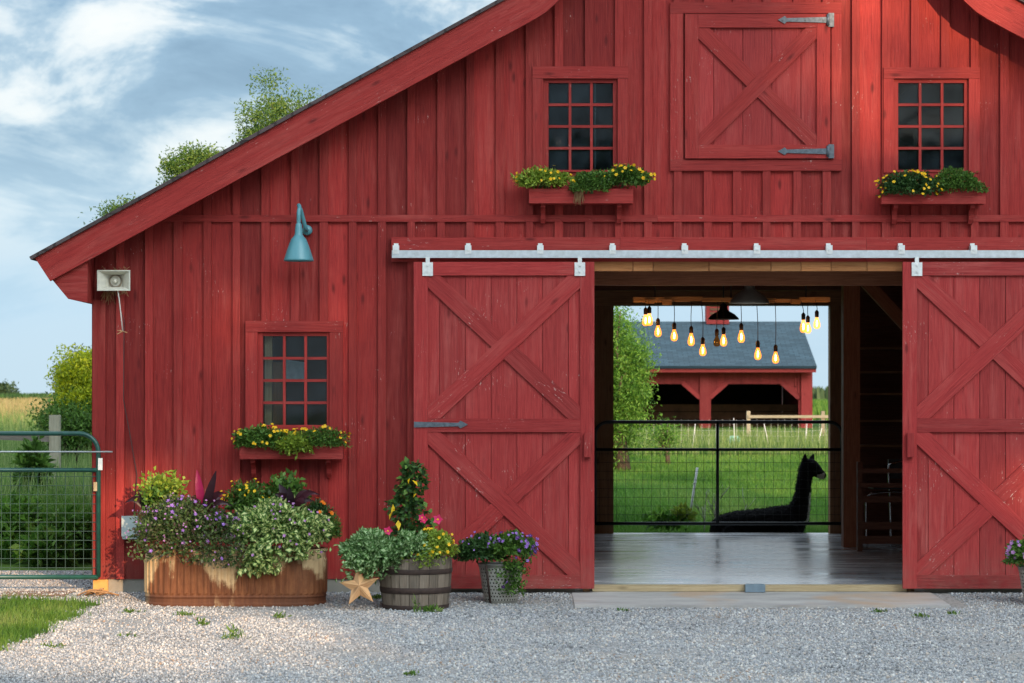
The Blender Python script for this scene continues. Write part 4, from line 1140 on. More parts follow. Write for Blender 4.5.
g = 'plants growing in the rusty stock tank'
def tp(px, py, rx, rz, y=-.85, ry=.22): return (PX(px, y), y, PZ(py, y)), (rx * kk(y), ry, rz * kk(y))
c, r = tp(163, 490, 28, 22, -.70, .2); mound_plant('nasturtium_plant', 'airy yellow green leafy plant rising at the left end of the tank', 'foliage plant', c, r, 270, .042, 'lf_lime', None, g, rg, aspect=.75, shell=.05)
c, r = tp(160, 500, 22, 16, -.72, .2); mound_plant('green_filler_plant', 'mid green leaves beneath the airy plant at the tank left end', 'foliage plant', c, r, 380, .045, 'lf_green', None, g, rg, aspect=.6, shell=.1)
c, r = tp(186, 530, 54, 33, -.92, .30); mound_plant('trailing_petunia', 'dusky mound of trailing lilac flowers over the left half of the tank', 'flowering plant', c, r, 5200, .034, 'lf_petunia', [('lilac', 26, .040, -.5), ('mauve', 75, .020, -.6)], g, rg, shell=.45, hang=[(PX(145, -1), -1.05, PZ(530, -1), PZ(559, -1), .05, 300), (PX(170, -1), -1.10, PZ(535, -1), PZ(555, -1), .10, 420), (PX(208, -1.05), -1.12, PZ(535, -1), PZ(562, -1), .12, 700), (PX(232, -1.05), -1.13, PZ(535, -1), PZ(567, -1), .08, 420)])
c, r = tp(277, 531, 49, 29, -.92, .30); mound_plant('variegated_dead_nettle', 'silver white variegated mound spilling over the right half of the tank', 'foliage plant', c, r, 2300, .060, 'lf_vari', [('mauve', 34, .028, -.6)], g, rg, aspect=.72, shell=.6, hang=[(PX(262, -1.05), -1.13, PZ(540, -1), PZ(573, -1), .08, 420), (PX(300, -1.05), -1.1, PZ(540, -1), PZ(556, -1), .10, 200)])
c, r = tp(246, 503, 20, 20, -.78, .16); mound_plant('yellow_button_plant', 'upright plant topped with small yellow flowers mid tank', 'flowering plant', c, r, 900, .042, 'lf_green', ('yellow', 20, .028, .1), g, rg, aspect=.4)
c, r = tp(285, 495, 24, 22, -.70, .18); mound_plant('tall_green_herb', 'tall loose light green herb behind the variegated mound', 'foliage plant', c, r, 330, .055, 'lf_green', None, g, rg, aspect=.65, shell=.1)
c, r = tp(330, 531, 11, 17, -.75, .12); mound_plant('feathery_green_ball', 'fine feathery green tuft bulging from the right end of the tank', 'foliage plant', c, r, 1500, .032, 'lf_green', None, g, rg, aspect=.18, shell=.6)
c, r = tp(316, 514, 15, 12, -.82, .12); mound_plant('marigold_plant', 'small plant with orange flowers near the tank right end', 'flowering plant', c, r, 420, .04, 'lf_dark', ('orange', 3, .045, .0), g, rg, aspect=.3)

def strap_leaf(m, base, tip, w, sag, n=7):
    b, t = Vector(base), Vector(tip); d = t - b; L = d.length
    side = d.cross(Vector((0, 1, 0))).normalized()
    prev = None; r = random.random()
    for i in range(n + 1):
        u = i / n; p = b.lerp(t, u) + Vector((0, -.03 * math.sin(u * math.pi), sag * math.sin(u * math.pi)))
        ww = w * (math.sin(math.pi * (.12 + .86 * u)) ** .8) * .5
        cur = (p - side * ww, p + Vector((0, .008, 0)), p + side * ww)
        if prev:
            bb = len(m.v); m.v += [tuple(q) for q in prev] + [tuple(q) for q in cur]
            m.face([bb, bb + 1, bb + 4, bb + 3], [(0, 0)] * 4, r, True); m.face([bb + 1, bb + 2, bb + 5, bb + 4], [(0, 0)] * 4, r, True)
        prev = cur
def cordyline(base_px, tips, label, y=-.96):
    bx_, by_ = base_px
    t = thing('cordyline', PT(bx_, by_, y), label, 'foliage plant', g)
    for (tx, ty, w, sag, mt) in tips:
        m = MB(); yy = y + random.uniform(-.10, .05)
        strap_leaf(m, PT(bx_ + random.uniform(-2, 2), by_ + 6, y), (PX(tx, yy), yy, PZ(ty, yy)), w * 1.25 * kk(y), sag)
        m.build('leaf', M[mt], t)
cordyline((204, 512), [(197, 470, 7, .01, 'lf_pink'), (200, 487, 8, .0, 'lf_purple'), (216, 471, 7, .0, 'lf_purple'), (222, 497, 5, .05, 'lf_purple'), (226, 494, 5, .09, 'lf_purple'), (211, 492, 8, .0, 'lf_purple'), (190, 497, 6, .04, 'lf_purple'), (232, 506, 5, .08, 'lf_purple')], 'wine dark strap leaved plant with one upright magenta leaf')
cordyline((294, 508), [(279, 484, 7, .03, 'lf_purple'), (275, 494, 6, .06, 'lf_purple'), (289, 487, 7, .0, 'lf_purple'), (310, 490, 7, .05, 'lf_purple'), (320, 495, 5, .09, 'lf_purple'), (303, 497, 7, .02, 'lf_purple'), (313, 501, 6, .06, 'lf_purple'), (283, 503, 6, .03, 'lf_purple')], 'wine dark strap leaved plant behind the silver variegated mound')
cordyline((150, 512), [(124, 504, 5, .10, 'lf_purple'), (130, 500, 5, .11, 'lf_purple'), (143, 497, 6, .04, 'lf_purple'), (160, 493, 6, .0, 'lf_pink'), (152, 482, 6, .0, 'lf_purple')], 'arching wine red grass like plant at the tank left edge', -.72)

# --- half barrel
yb_ = -1.12
bxp = PX(415.5, yb_)
bl = thing('half_barrel', (bxp, yb_, -.05), 'weathered grey half barrel planter with three rusty hoops', 'planter')
zt1 = PZ(557, yb_ ); zb1 = -.055; Hb = zt1 - zb1; R1, R0 = 35.7 * kk(yb_), 32.3 * kk(yb_)
m = MB(); ns_ = 22
def brad(u): return lerp(R0, R1, u) + .012 * math.sin(math.pi * min(1, u * .8))
for k in range(ns_):
    r = random.random(); jj = random.uniform(-.002, .002)
    a0 = 2 * math.pi * k / ns_ + .008; a1 = 2 * math.pi * (k + 1) / ns_ - .008
    rows = 6; b = len(m.v)
    for i in range(rows + 1):
        u = i / rows; R = brad(u) + jj
        for a in (a0, (a0 + a1) / 2, a1): m.v.append((bxp + R * math.cos(a), yb_ + R * math.sin(a), zb1 + u * Hb))
    for i in range(rows):
        for q in range(2):
            m.face([b + i * 3 + q, b + i * 3 + q + 1, b + (i + 1) * 3 + q + 1, b + (i + 1) * 3 + q], [(i / rows * Hb + r * 30, q * .04 + r * 60), (i / rows * Hb + r * 30, q * .04 + .04 + r * 60), ((i + 1) / rows * Hb + r * 30, q * .04 + .04 + r * 60), ((i + 1) / rows * Hb + r * 30, q * .04 + r * 60)], r, True)
m.lathe((bxp, yb_, zb1), [(R1 - .03, Hb - .06), (R1 - .025, Hb), (brad(1) - .001, Hb)], 40); m.lathe((bxp, yb_, zb1), [(brad(0) - .012, 0), (brad(.5) - .012, Hb / 2), (brad(1) - .012, Hb - .002)], 40)
m.build('stave', M['barrel_wood'], bl)
for a, b in ((.0, .115), (.33, .45), (.70, .80)):
    m = MB(); m.lathe((bxp, yb_, zb1), [(brad(a) + .004, Hb * a + .002), (brad(a) + .008, Hb * a + .006), (brad(b) + .008, Hb * b - .004), (brad(b) + .004, Hb * b)], 48); m.build('hoop', M['rust_hoop'], bl)
m = MB(); m.lathe((bxp, yb_, zb1), [(.001, Hb - .05), (R1 - .02, Hb - .06)], 30); m.build('soil', M['soil'], bl)
g = 'plants growing in the half barrel'
vt = thing('climbing_vine', (PX(410, -1.08), -1.08, PZ(552, -1.08)), 'tall dark climbing vine with yellowing leaves and pink trumpet flowers', 'climbing plant', g)
n = 820; u = rg.uniform(0, 1, n) ** 1.1; a = rg.uniform(0, 6.28, n); rad = (1 - u * .60) * .185 * rg.uniform(.25, 1.12, n) * np.array([1 + .55 * noise.noise(Vector((math.cos(q) * 1.3, math.sin(q) * 1.3, w_ * 5))) for q, w_ in zip(a, u)])
P = np.column_stack([PX(410, -1.08) + np.cos(a) * rad + .02 * np.sin(u * 9), -1.08 + np.sin(a) * rad * .9, lerp(PZ(548, -1.08), PZ(463, -1.08), u)])
leaf_object('foliage', P, .055, M['lf_dark'], vt, rg, aspect=.55, dirs=np.column_stack([np.cos(a), np.sin(a), -.2 * np.ones(n)]) * .9)
n2 = 300; P2 = P[:n2] + rg.normal(size=(n2, 3)) * .01
leaf_object('foliage', P2, .06, M['lf_green'], vt, rg, aspect=.6, dirs=np.column_stack([np.cos(a), np.sin(a), -.2 * np.ones(n)])[:n2])
Y = [PT(x, y, -1.20) for x, y in ((410, 478), (412, 480), (415, 490), (393, 504), (394, 508), (393, 511), (398, 520), (397, 525))]
for y_ in Y: leaf_object('yellow_leaf', np.array([y_]), .07, M['pet_yellow'], vt, rg, aspect=.5, spread=.4, dirs=np.array([[0, -.4, -.9]]))
m = MB()
for k in range(3):
    an = k * 2.1; m.tube([(PX(410, -1.08) + .13 * math.cos(an), -1.08 + .13 * math.sin(an), PZ(555, -1.08)), (PX(410, -1.08), -1.08, PZ(464, -1.08))], .006, 6)
m.build('trellis_cane', M['bark'], vt)
blossoms(vt, [PT(422, 517.5, -1.26), PT(438, 519.5, -1.22), PT(424, 520, -1.25), PT(388, 531, -1.25)], [(0, -1, .2)] * 4, .085, 'pink')
def tp2(px, py, rx, rz, y=-1.2, ry=.2): return (PX(px, y), y, PZ(py, y)), (rx * kk(y), ry, rz * kk(y))
c, r = tp2(374, 557, 30, 23, -1.26, .22); mound_plant('silver_dead_nettle', 'silver green variegated trailer spilling over the barrel toward the star', 'foliage plant', c, r, 1900, .054, 'lf_silver', None, g, rg, aspect=.75, shell=.6, hang=[(PX(365, -1.35), -1.4, PZ(555, -1.35), PZ(578, -1.35), .09, 260)])
c, r = tp2(412, 549, 17, 15, -1.32, .14); mound_plant('silver_dead_nettle', 'silver green variegated tuft at the front centre of the barrel', 'foliage plant', c, r, 750, .052, 'lf_silver', None, g, rg, aspect=.75, shell=.6)
c, r = tp2(437, 549, 17, 18, -1.26, .16); mound_plant('yellow_bidens', 'bright yellow flowered plant at the right of the barrel', 'flowering plant', c, r, 1300, .034, 'lf_lime', ('yellow', 17, .036, -.5), g, rg, hang=[(PX(427, -1.35), -1.45, PZ(550, -1.35), PZ(566, -1.35), .06, 150)])
# wooden star
sx, sy, sz = PX(359.5, -1.45), -1.45, PZ(586.5, -1.45)
m = MB(); R, r_ = .178, .075; tilt = Matrix.Rotation(math.radians(-14), 3, 'X') @ Matrix.Rotation(math.radians(-6), 3, 'Y')
ring_ = []
for k in range(10):
    a = math.pi / 2 + k * math.pi / 5; q = R if k % 2 == 0 else r_
    ring_.append(Vector(sy * 0 + q * f for f in (math.cos(a), 0, math.sin(a))))
cf, cbk = Vector((0, -.055, 0)), Vector((0, .055, 0)); c0 = Vector((sx, sy, sz))
for k in range(10):
    a, b = ring_[k], ring_[(k + 1) % 10]; arm = ((k + 1) // 2) % 5
    for cc, o in ((cf, 1), (cbk, -1)):
        bb = len(m.v); tri = [cc, b, a] if o > 0 else [cc, a, b]
        m.v += [tuple(c0 + tilt @ v) for v in tri]
        tip = ring_[(2 * arm) % 10]; d = tip.normalized(); s_ = Vector((-d.z, 0, d.x))
        m.face([bb, bb + 1, bb + 2], [(v.dot(d) + k * 3.1, v.dot(s_) + k * 5.3) for v in tri], (k * .31) % 1)
so = m.build('wooden_star', M['star_wood'], None, None, org=tuple(c0)); tag(so, 'orange brown wooden barn star leaning against the half barrel', 'star ornament')
# perforated bucket(s)
def bucket(px, y, label, top=563, zb=-.04, fl=True):
    X = PX(px, y); zt = PZ(top, y); R1, R0 = 22.8 * kk(y), 16.3 * kk(y); H = zt - zb
    t = thing('perforated_bucket', (X, y, zb), label, 'bucket', 'perforated metal buckets')
    m = MB(); m.lathe((X, y, zb), [(R0, 0), (R0 + .002, .01), (lerp(R0, R1, .1), H * .1)], 48, cap0=True); m.build('base', M['galv2'], t); m = MB(); m.lathe((X, y, zb), [(lerp(R0, R1, .9), H * .9), (R1, H - .012), (R1 + .008, H - .008), (R1 + .008, H), (R1 - .003, H), (R1 - .006, H * .93)], 48); m.build('rim_band', M['galv2'], t)
    m = MB(); m.lathe((X, y, zb), [(lerp(R0, R1, .1), H * .1), (lerp(R0, R1, .9), H * .9)], 48, uvscale=2 * math.pi * (R0 + R1) / 2); m.build('perforated_wall', M['bucket'], t)
    m = MB(); m.lathe((X, y, zb), [(R0 - .012, .02), (lerp(R0, R1, .9) - .012, H * .9)], 32); m.lathe((X, y, zb), [(.001, H * .88), (lerp(R0, R1, .88) - .01, H * .88)], 32); m.build('liner', M['soil'], t)
    m = MB(); a = math.radians(232)
    m.tube([(X + (R0 + .006) * math.cos(a), y + (R0 + .006) * math.sin(a), zb + .01), (X + (R1 + .008) * math.cos(a), y + (R1 + .008) * math.sin(a), zt - .01)], .010, 6); m.build('handle_strap', M['rust_hoop'], t)
    return X, zt
M['galv2'] = simple('dull_galvanised_rim', (.26, .25, .22), .5, .4, .3, 14)
bucket(501, -.78, 'perforated metal bucket planter in front of the left sliding door', 563, -.035)
g = 'plants growing in the metal buckets'
def tp3(px, py, rx, rz, y=-.82, ry=.22): return (PX(px, y), y, PZ(py, y)), (rx * kk(y), ry, rz * kk(y))
c, r = tp3(481, 553, 24, 16, -.80, .20); mound_plant('dark_verbena', 'dark green bushy plant on the left of the metal bucket', 'flowering plant', c, r, 1500, .042, 'lf_dark', ('lilac', 8, .026, .1), g, rg, aspect=.55)
c, r = tp3(509, 549, 25, 15, -.84, .2); mound_plant('trailing_verbena', 'green plant with small purple flowers trailing down the metal bucket', 'flowering plant', c, r, 1500, .038, 'lf_green', [('lilac', 20, .036, -.2), ('violet', 8, .045, -.6)], g, rg, aspect=.5, hang=[(PX(512, -.95), -1.0, PZ(560, -1), PZ(594, -1), .06, 520), (PX(524, -.95), -.95, PZ(550, -1), PZ(575, -1), .035, 150)])
bucket(1041, -.95, 'perforated metal bucket planter in front of the right sliding door', 566, -.035)
c, r = tp3(1034, 556, 27, 17, -.95, .22); mound_plant('pink_verbena', 'green plant with mauve pink flowers in the bucket by the right door', 'flowering plant', c, r, 1700, .042, 'lf_green', [('mauve', 26, .045, -.2), ('lilac', 8, .04, -.2)], g, rg, aspect=.55)

# --- weeds coming up through the gravel
def gy(py, z=-.05): return (CAM_H - z) / ((py - 400) * KD) - 23
def weed(px, py, w, h, label, mat='lf_green', n=60, asp=.35, leaf=.05, cat='weed'):
    if leaf == .05: leaf = .034; w *= .85; h *= .75
    mat = {'lf_green': 'grass_lawn', 'lf_lime': 'grass_lawn'}.get(mat, mat)
    y = gy(py); X = PX(px, y); z = ground_z(y)
    t = thing('weed', (X, y, z), label, cat, 'weeds in the gravel')
    P = np.column_stack([X + rg.normal(size=n) * w * .35, y + rg.normal(size=n) * w * .35, z + rg.uniform(.0, 1, n) ** 1.5 * h * .7])
    leaf_object('foliage', P, leaf, M[mat], t, rg, aspect=asp, up=.9)
weed(129, 595, .16, .22, 'broad leafy weed growing at the foundation beside the corner stone', 'lf_dark', 130, .55, .075)
weed(186, 616, .16, .03, 'flat green weed in the gravel before the left part of the tank', 'lf_green', 60)
weed(202, 626, .09, .08, 'small upright weed in the gravel, nearest to the tank middle', 'lf_green', 60)
weed(234, 640, .12, .09, 'pale grassy weed tuft in the gravel, in front of the tank', 'lf_lime', 70, .15, .07)
weed(280, 619, .08, .06, 'tiny dark weed in the gravel below the tank right end', 'lf_green', 50)
weed(132, 613, .15, .025, 'low mat of yellowish weed beside the tank left end', 'lf_lime', 60)
weed(129, 637, .14, .02, 'thin flat patch of weed at the lawn edge', 'lf_lime', 40)
weed(323, 594, .05, .08, 'small lime weed sprouting between tank and star', 'lf_lime', 40, .5)
weed(378, 603, .22, .03, 'creeping green weed at the foot of the barrel', 'lf_green', 130, .5)
weed(415, 613, .03, .14, 'single upright seedling in front of the barrel', 'lf_green', 20, .2, .06)
weed(431, 613, .12, .04, 'flat rosette weed in the gravel right of the barrel foot', 'lf_green', 70, .25, .06)
weed(411, 676, .09, .02, 'small flat weed alone in the near gravel', 'lf_green', 40)
weed(624, 612, .1, .02, 'tiny weed at the left front edge of the ramp', 'lf_lime', 30)
weed(508, 594, .14, .03, 'thin weeds in the gravel beside the metal bucket', 'lf_green', 40)
weed(975, 595, .18, .12, 'leafy weed under the bottom edge of the right door', 'lf_green', 120, .5, .06)
weed(880, 613, .10, .02, 'flat weed at the front edge of the ramp', 'lf_green', 45)
weed(921, 618, .13, .025, 'flat green weed near the ramp right corner', 'lf_green', 60)
weed(952, 615, .10, .02, 'thin weed just right of the ramp corner', 'lf_green', 45)
weed(54, 648, .12, .03, 'small weed in the gravel off the lawn edge', 'lf_lime', 45)
m = MB()
for i in range(16):
    p = Vector((PX(78 + random.uniform(0, 22), -.35), -.35 + random.uniform(-.1, .1), .01)); q = p + Vector((random.uniform(.05, .22), random.uniform(-.05, .05), random.uniform(.0, .05)))
    m.tube([p, (p + q) / 2 + Vector((0, 0, .025)), q], random.uniform(.003, .008), 5)
o = m.build('dry_roots', M['straw'], None, None, org=(PX(90, -.35), -.35, 0)); tag(o, 'dry reddish roots lying beside the ochre corner stone', 'dead plant')
# ------------------------------------------------------------------ ground
def sheet(name, xs, ys, dz, mat, edge=None, kind='structure'):
    X, Y = np.meshgrid(xs, ys); Z = ground_zv(Y) + dz
    if edge is not None: X = edge(X, Y)
    V = np.column_stack([X.ravel(), Y.ravel(), Z.ravel()]); nx, ny = len(xs), len(ys)
    i = np.arange(nx - 1)[None, :] + np.arange(ny - 1)[:, None] * nx; i = i.ravel()
    F = np.column_stack([i, i + 1, i + 1 + nx, i + nx])
    o = link(name, np_mesh(name, V, F, mat, None, None, True)); o['kind'] = kind
    return o
sheet('ground', np.array([-2500, -900, -400, -150, -60, -25, -12, -5, 0, 5, 12, 25, 60, 150, 400, 900, 2500.]), np.array([-300, -60, -30, -12, -5, -1.3, -.3, 3, 6, 9.4, 10.4, 15, 20, 30, 40, 55, 77, 110, 160, 230, 320, 600, 1200, 2600.]), 0, M['pasture'])
def gr_edge(X, Y):
    return X
sheet('gravel_drive', np.linspace(-14, 20, 18), np.array([-45, -30, -20, -12, -8, -5, -3, -1.3, -.9, -.3, .5, 2.0, 3.0]), .004, M['gravel'])
def lawn_edge(X, Y):
    n = np.vectorize(lambda y: .12 * noise.noise(Vector((y * 1.7, 3.3, 0))) + .06 * noise.noise(Vector((y * 5, 1.3, 0))))(Y)
    base = -3.62 - np.clip((Y + 1.0) / .45, 0, 1) ** 2 * .9 - np.clip((-4.8 - Y) / .8, 0, 1) ** 2 * 1.2
    return np.where(X > -4.6, base + n, X)
lx = lambda y: float(lawn_edge(np.array([[0.0]]), np.array([[y]]))[0, 0])
sheet('lawn', np.array([-13, -9, -6.5, -4.0]), np.linspace(-5.6, -.62, 60), .010, M['lawn'], lawn_edge)
def dirt_edge(X, Y):
    return X
sheet('dirt_strip', np.array([-12, -8, -5, -3.95]), np.linspace(-.42, .12, 8), .008, M['dirt'])

rs = np.random.default_rng(5)
# pebbles on the drive
def patchy(X, Y, s=.45):
    return np.clip(np.array([.5 + .9 * noise.noise(Vector((a * s, b * s * .6, 1.0))) for a, b in zip(X, Y)]) + rs.normal(size=len(X)) * .16, 0, 1)
def in_barn(P): return (P[:, 0] > WL - .03) & (P[:, 1] > -.01)
n = 170000
Y = -8.3 + 11.1 * rs.uniform(0, 1, n) ** .9
half = (Y + 23) * .2226 + .5
X = rs.uniform(-1, 1, n) * half
P = np.column_stack([X, Y])
keep = ~in_barn(P) & ~((X > PX(570)) & (X < PX(945)) & (Y > -1.18)) & ~((X < np.array([lx(v) for v in Y]) - .03) & (Y < -.6) & (Y > -5.5) & (rs.uniform(0, 1, n) > .06)) & ~((Y > -.45) & (Y < .1) & (X < -3.9) & (rs.uniform(0, 1, n) > .35))
fines = np.array([noise.noise(Vector((a * .7, b * .55, 14.0))) + .45 * noise.noise(Vector((a * 2.1, b * 1.8, 3.0))) for a, b in P])
keep &= ~((fines > .16) & (rs.uniform(0, 1, n) < np.clip((fines - .16) * 3.2, 0, .72)))
P = P[keep]; n = len(P)
base = np.array([[-1, -1, -1], [1, -1, -1], [1, 1, -1], [-1, 1, -1], [-1, -1, 1], [1, -1, 1], [1, 1, 1], [-1, 1, 1]], dtype=float)
sc = rs.uniform(.0042, .0088, n) * rs.choice([1, 1, 1, 1, 1.5], n)
sh = rs.uniform(.65, 1.25, (n, 1, 3)) * sc[:, None, None]
V = (base[None] + rs.uniform(-.38, .38, (n, 8, 3))) * sh * .62
# random rotation
q = rs.normal(size=(n, 4)); q /= np.linalg.norm(q, axis=1, keepdims=True); w, x, y, z = q.T
Rm = np.stack([1 - 2 * (y * y + z * z), 2 * (x * y - z * w), 2 * (x * z + y * w), 2 * (x * y + z * w), 1 - 2 * (x * x + z * z), 2 * (y * z - x * w), 2 * (x * z - y * w), 2 * (y * z + x * w), 1 - 2 * (x * x + y * y)], axis=1).reshape(n, 3, 3)
V = np.einsum('nij,nkj->nki', Rm, V)
V[:, :, 0] += P[:, 0:1]; V[:, :, 1] += P[:, 1:2]; V[:, :, 2] += (ground_zv(P[:, 1]) + sc * .45 + .004)[:, None]
F = np.array([[0, 3, 2, 1], [4, 5, 6, 7], [0, 1, 5, 4], [1, 2, 6, 5], [2, 3, 7, 6], [3, 0, 4, 7]])
FF = (F[None] + np.arange(n)[:, None, None] * 8).reshape(-1, 4)
pt_ = np.array([noise.noise(Vector((a * .55, b * .8, 4.0))) + .6 * noise.noise(Vector((a * 1.6, b * 2.2, 9.0))) for a, b in P])
pr = np.clip(rs.uniform(0, 1, n) * .86 + .07 + np.where(rs.uniform(0, 1, n) < .6, pt_ * .34, 0), 0, 1)
o = link('gravel_pebbles', np_mesh('gravel_pebbles', V.reshape(-1, 3), FF, M['pebble'], None, np.repeat(pr, 6))); tag(o, 'loose grey and buff stones of the gravel yard', 'gravel', None, 'stuff')

# lawn at the lower left
n = 52000; Y = rs.uniform(-5.9, -.5, n); X = rs.uniform(-1, 0, n) * ((Y + 23) * .2226 + 3.2 - 3.2) - 3.25
ed = np.array([lx(v) for v in Y]); k = (X < ed + rs.normal(size=n) * .06)
blades('lawn_grass', np.column_stack([X[k], Y[k]]), .045, .007, M['grass_lawn'], 'short worn lawn grass at the yard edge', rs, .008, .9, .75, rndv=patchy(X[k], Y[k], 1.6))
# green weeds behind the left gate
n = 13000; Y = 4.6 + 15 * rs.uniform(0, 1, n) ** 1.4; X = -(Y + 23) * .165 - rs.uniform(0, 1, n) * ((Y + 23) * .07 + .8)
blades('weedy_grass', np.column_stack([X, Y]), .42, .022, M['grass_short'], 'rank green grass behind the left gate', rs, 0, .5, .7)
n = 20000; Y = 8 + 60 * rs.uniform(0, 1, n) ** 1.2; X = -(Y + 23) * .155 - rs.uniform(0, 1, n) * ((Y + 23) * .085 + 1)
blades('meadow_grass', np.column_stack([X, Y]), .62, .03, M['grass_tall'], 'pale tall meadow grass beyond the left gate', rs, 0, .35, .5)
n = 26000; Y = 55 + 150 * rs.uniform(0, 1, n); X = -(Y + 23) * .145 - rs.uniform(0, 1, n) * ((Y + 23) * .10 + 3)
blades('golden_meadow', np.column_stack([X, Y]), 0.55, .07, M['grass_gold'], 'golden dry meadow reaching to the distant crop field', rs, 0, .3, .4)
n = 9000; Y = 230 + 40 * rs.uniform(0, 1, n); X = -(Y + 23) * .14 - rs.uniform(0, 1, n) * ((Y + 23) * .11 + 4)
blades('crop_field', np.column_stack([X, Y]), 0.75, .3, M['lf_dark'], 'dark green strip of distant crop at the horizon', rs, 0, .2, .3)
# pasture behind the barn
n = 60000; Y = 10.1 + 30 * rs.uniform(0, 1, n) ** 1.5; X = (Y + 23) * lerp(.025, .135, rs.uniform(0, 1, n)) + rs.normal(size=n) * .5
blades('pasture_grass', np.column_stack([X, Y]), .075, .012, M['grass_short'], 'mown bright green pasture behind the barn', rs, 0, .8, .6, rndv=patchy(X, Y))
n = 12000; Y = 37 + 14 * rs.uniform(0, 1, n); X = (Y + 23) * lerp(.02, .14, rs.uniform(0, 1, n))
blades('tall_fence_grass', np.column_stack([X, Y]), .34, .022, M['grass_tall'], 'tall pale seeding grass along the netting fence', rs, 0, .4, .6)
n = 9000; Y = 95 + 90 * rs.uniform(0, 1, n); X = (Y + 23) * lerp(.105, .15, rs.uniform(0, 1, n))
blades('far_meadow', np.column_stack([X, Y]), 0.5, .10, M['grass_short'], 'yellow green field beyond the open shed', rs, 0, .3, .4)
n = 5000; Y = 300 + 30 * rs.uniform(0, 1, n); X = (Y + 23) * lerp(.0, .2, rs.uniform(0, 1, n))
blades('far_treeline', np.column_stack([X, Y]), 1.5, .6, M['lf_far'], 'far blue green line of trees on the horizon', rs, -.2, .2, .3)

# ------------------------------------------------------------------ trees and bushes
def tree(name, label, base, crown, n_cl, per, leaf, mat, trunk_r, rng, aspect=.4, cl=.25, droop=0.0, flat=.8, cat='tree', group=None, lean=0.0):
    """crown = (centre, radii)"""
    c, rad = np.array(crown[0], float), np.array(crown[1], float)
    t = thing(name, base, label, cat, group)
    d = rng.normal(size=(n_cl, 3)); d /= np.linalg.norm(d, axis=1, keepdims=True)
    ph = rng.uniform(0, 6, 3)
    lump = 1 + .16 * np.sin(d[:, 0] * 4 + ph[0]) + .12 * np.sin(d[:, 2] * 6 + d[:, 1] * 3 + ph[1])
    ctr = c + d * rad * (rng.uniform(.25, 1, n_cl) ** .55 * lump)[:, None]
    sz = rng.uniform(.55, 1.25, n_cl)
    L = []
    for i in range(n_cl):
        g_ = np.clip(rng.normal(size=(int(per * sz[i]), 3)), -1.9, 1.9) * np.array([1, 1, flat]) * cl * sz[i] * .55
        if droop: g_[:, 2] -= np.abs(rng.normal(size=len(g_))) * droop
        L.append(ctr[i] + g_)
    P = np.vstack(L)
    leaf_object('crown', P, leaf, M[mat], t, rng, aspect=aspect, up=-.35 if droop else .0)
    m = MB(); b = Vector(base); top = Vector((c[0], c[1], c[2] + rad[2] * .3))
    mid = b.lerp(top, .5) + Vector((lean, 0, 0))
    m.tube([b, b.lerp(mid, .5) + Vector((.02, 0, 0)), mid, top], [trunk_r * 1.2, trunk_r, trunk_r * .7, trunk_r * .2], 9)
    for i in range(0, n_cl, max(1, n_cl // 34)):
        e = Vector(ctr[i]); s = rng.uniform(.15, .85)
        p0 = (b.lerp(mid, s * 2) if s < .5 else mid.lerp(top, s * 2 - 1))
        if p0.z > e.z: p0 = b.lerp(mid, .7)
        m.tube([p0, p0.lerp(e, .5) + Vector((0, 0, .08 * rad[2])), e], [trunk_r * .38, trunk_r * .22, trunk_r * .06], 6)
    m.build('trunk', M['bark'], t)
    return t
rt = np.random.default_rng(11)
def cr(px, py, rx, rz, y, ry=None): return (PT(px, py, y), (rx * kk(y), (ry or rx) * kk(y), rz * kk(y)))
yT = 17.0
tree('locust_tree', 'tallest feathery tree top showing above the barn roof', (PX(282, yT), yT, ground_z(yT)), cr(284, 168, 46, 80, yT), 120, 330, .055, 'lf_locust', .11, rt, cl=.23, group='trees behind the barn roof')
tree('locust_tree', 'feathery tree top peeping over the roof, left of the tallest', (PX(196, yT), yT + .3, ground_z(yT)), cr(192, 200, 32, 60, yT), 80, 330, .055, 'lf_locust', .09, rt, cl=.22, group='trees behind the barn roof')
tree('locust_tree', 'wispy sprig of a tree just above the roof near the left eave', (PX(122, yT), yT + .6, ground_z(yT)), cr(117, 246, 17, 46, yT), 60, 150, .055, 'lf_locust', .06, rt, cl=.26, group='trees behind the barn roof')
yW = 30.0
tree('willow_tree', 'large light green willow like tree left of the open shed', (PX(622, yW), yW, ground_z(yW)), cr(606, 376, 46, 76, yW), 280, 170, .08, 'lf_willow', .16, rt, aspect=.3, cl=.36, droop=.20)
tree('willow_sapling', 'loose light green sapling before the left shed bay', (PX(668, 33), 33, ground_z(33)), cr(662, 432, 15, 13, 33), 30, 60, .07, 'lf_willow', .05, rt, aspect=.3, cl=.28, droop=.08)
yB = 24.0
tree('yellow_bush', 'yellow green bushy tree at the barn corner behind the left gate', (PX(100, yB), yB, ground_z(yB)), cr(98, 400, 41, 45, yB), 200, 230, .075, 'lf_yellow', .08, rt, cl=.26)
tree('green_bush', 'low mid green bush at the foot of the yellow green tree', (PX(78, 23), 23, ground_z(23)), cr(72, 428, 34, 22, 23), 90, 70, .08, 'lf_green', .05, rt, cl=.28)
tree('far_tree', 'dark distant tree behind the yellow green bush', (PX(92, 75), 75, ground_z(75)), cr(86, 383, 22, 24, 75), 80, 220, .15, 'lf_far', .25, rt, cl=.55)
tree('horizon_tree', 'hazy dark tree on the left horizon', (PX(-3, 260), 260, ground_z(260)), cr(-3, 397, 9, 6, 260), 30, 120, .5, 'lf_far', .5, rt, cl=1.4)
def bushy(name, label, px, py, rx, rz, y, n, leaf, mat, rng=rt, aspect=.45, cat='weed', fl=None):
    c = PT(px, py, y); r = (rx * kk(y), rx * kk(y) * .8, rz * kk(y))
    return mound_plant(name, label, cat, c, r, n, leaf, mat, fl, None, rng, aspect=aspect, shell=.15)
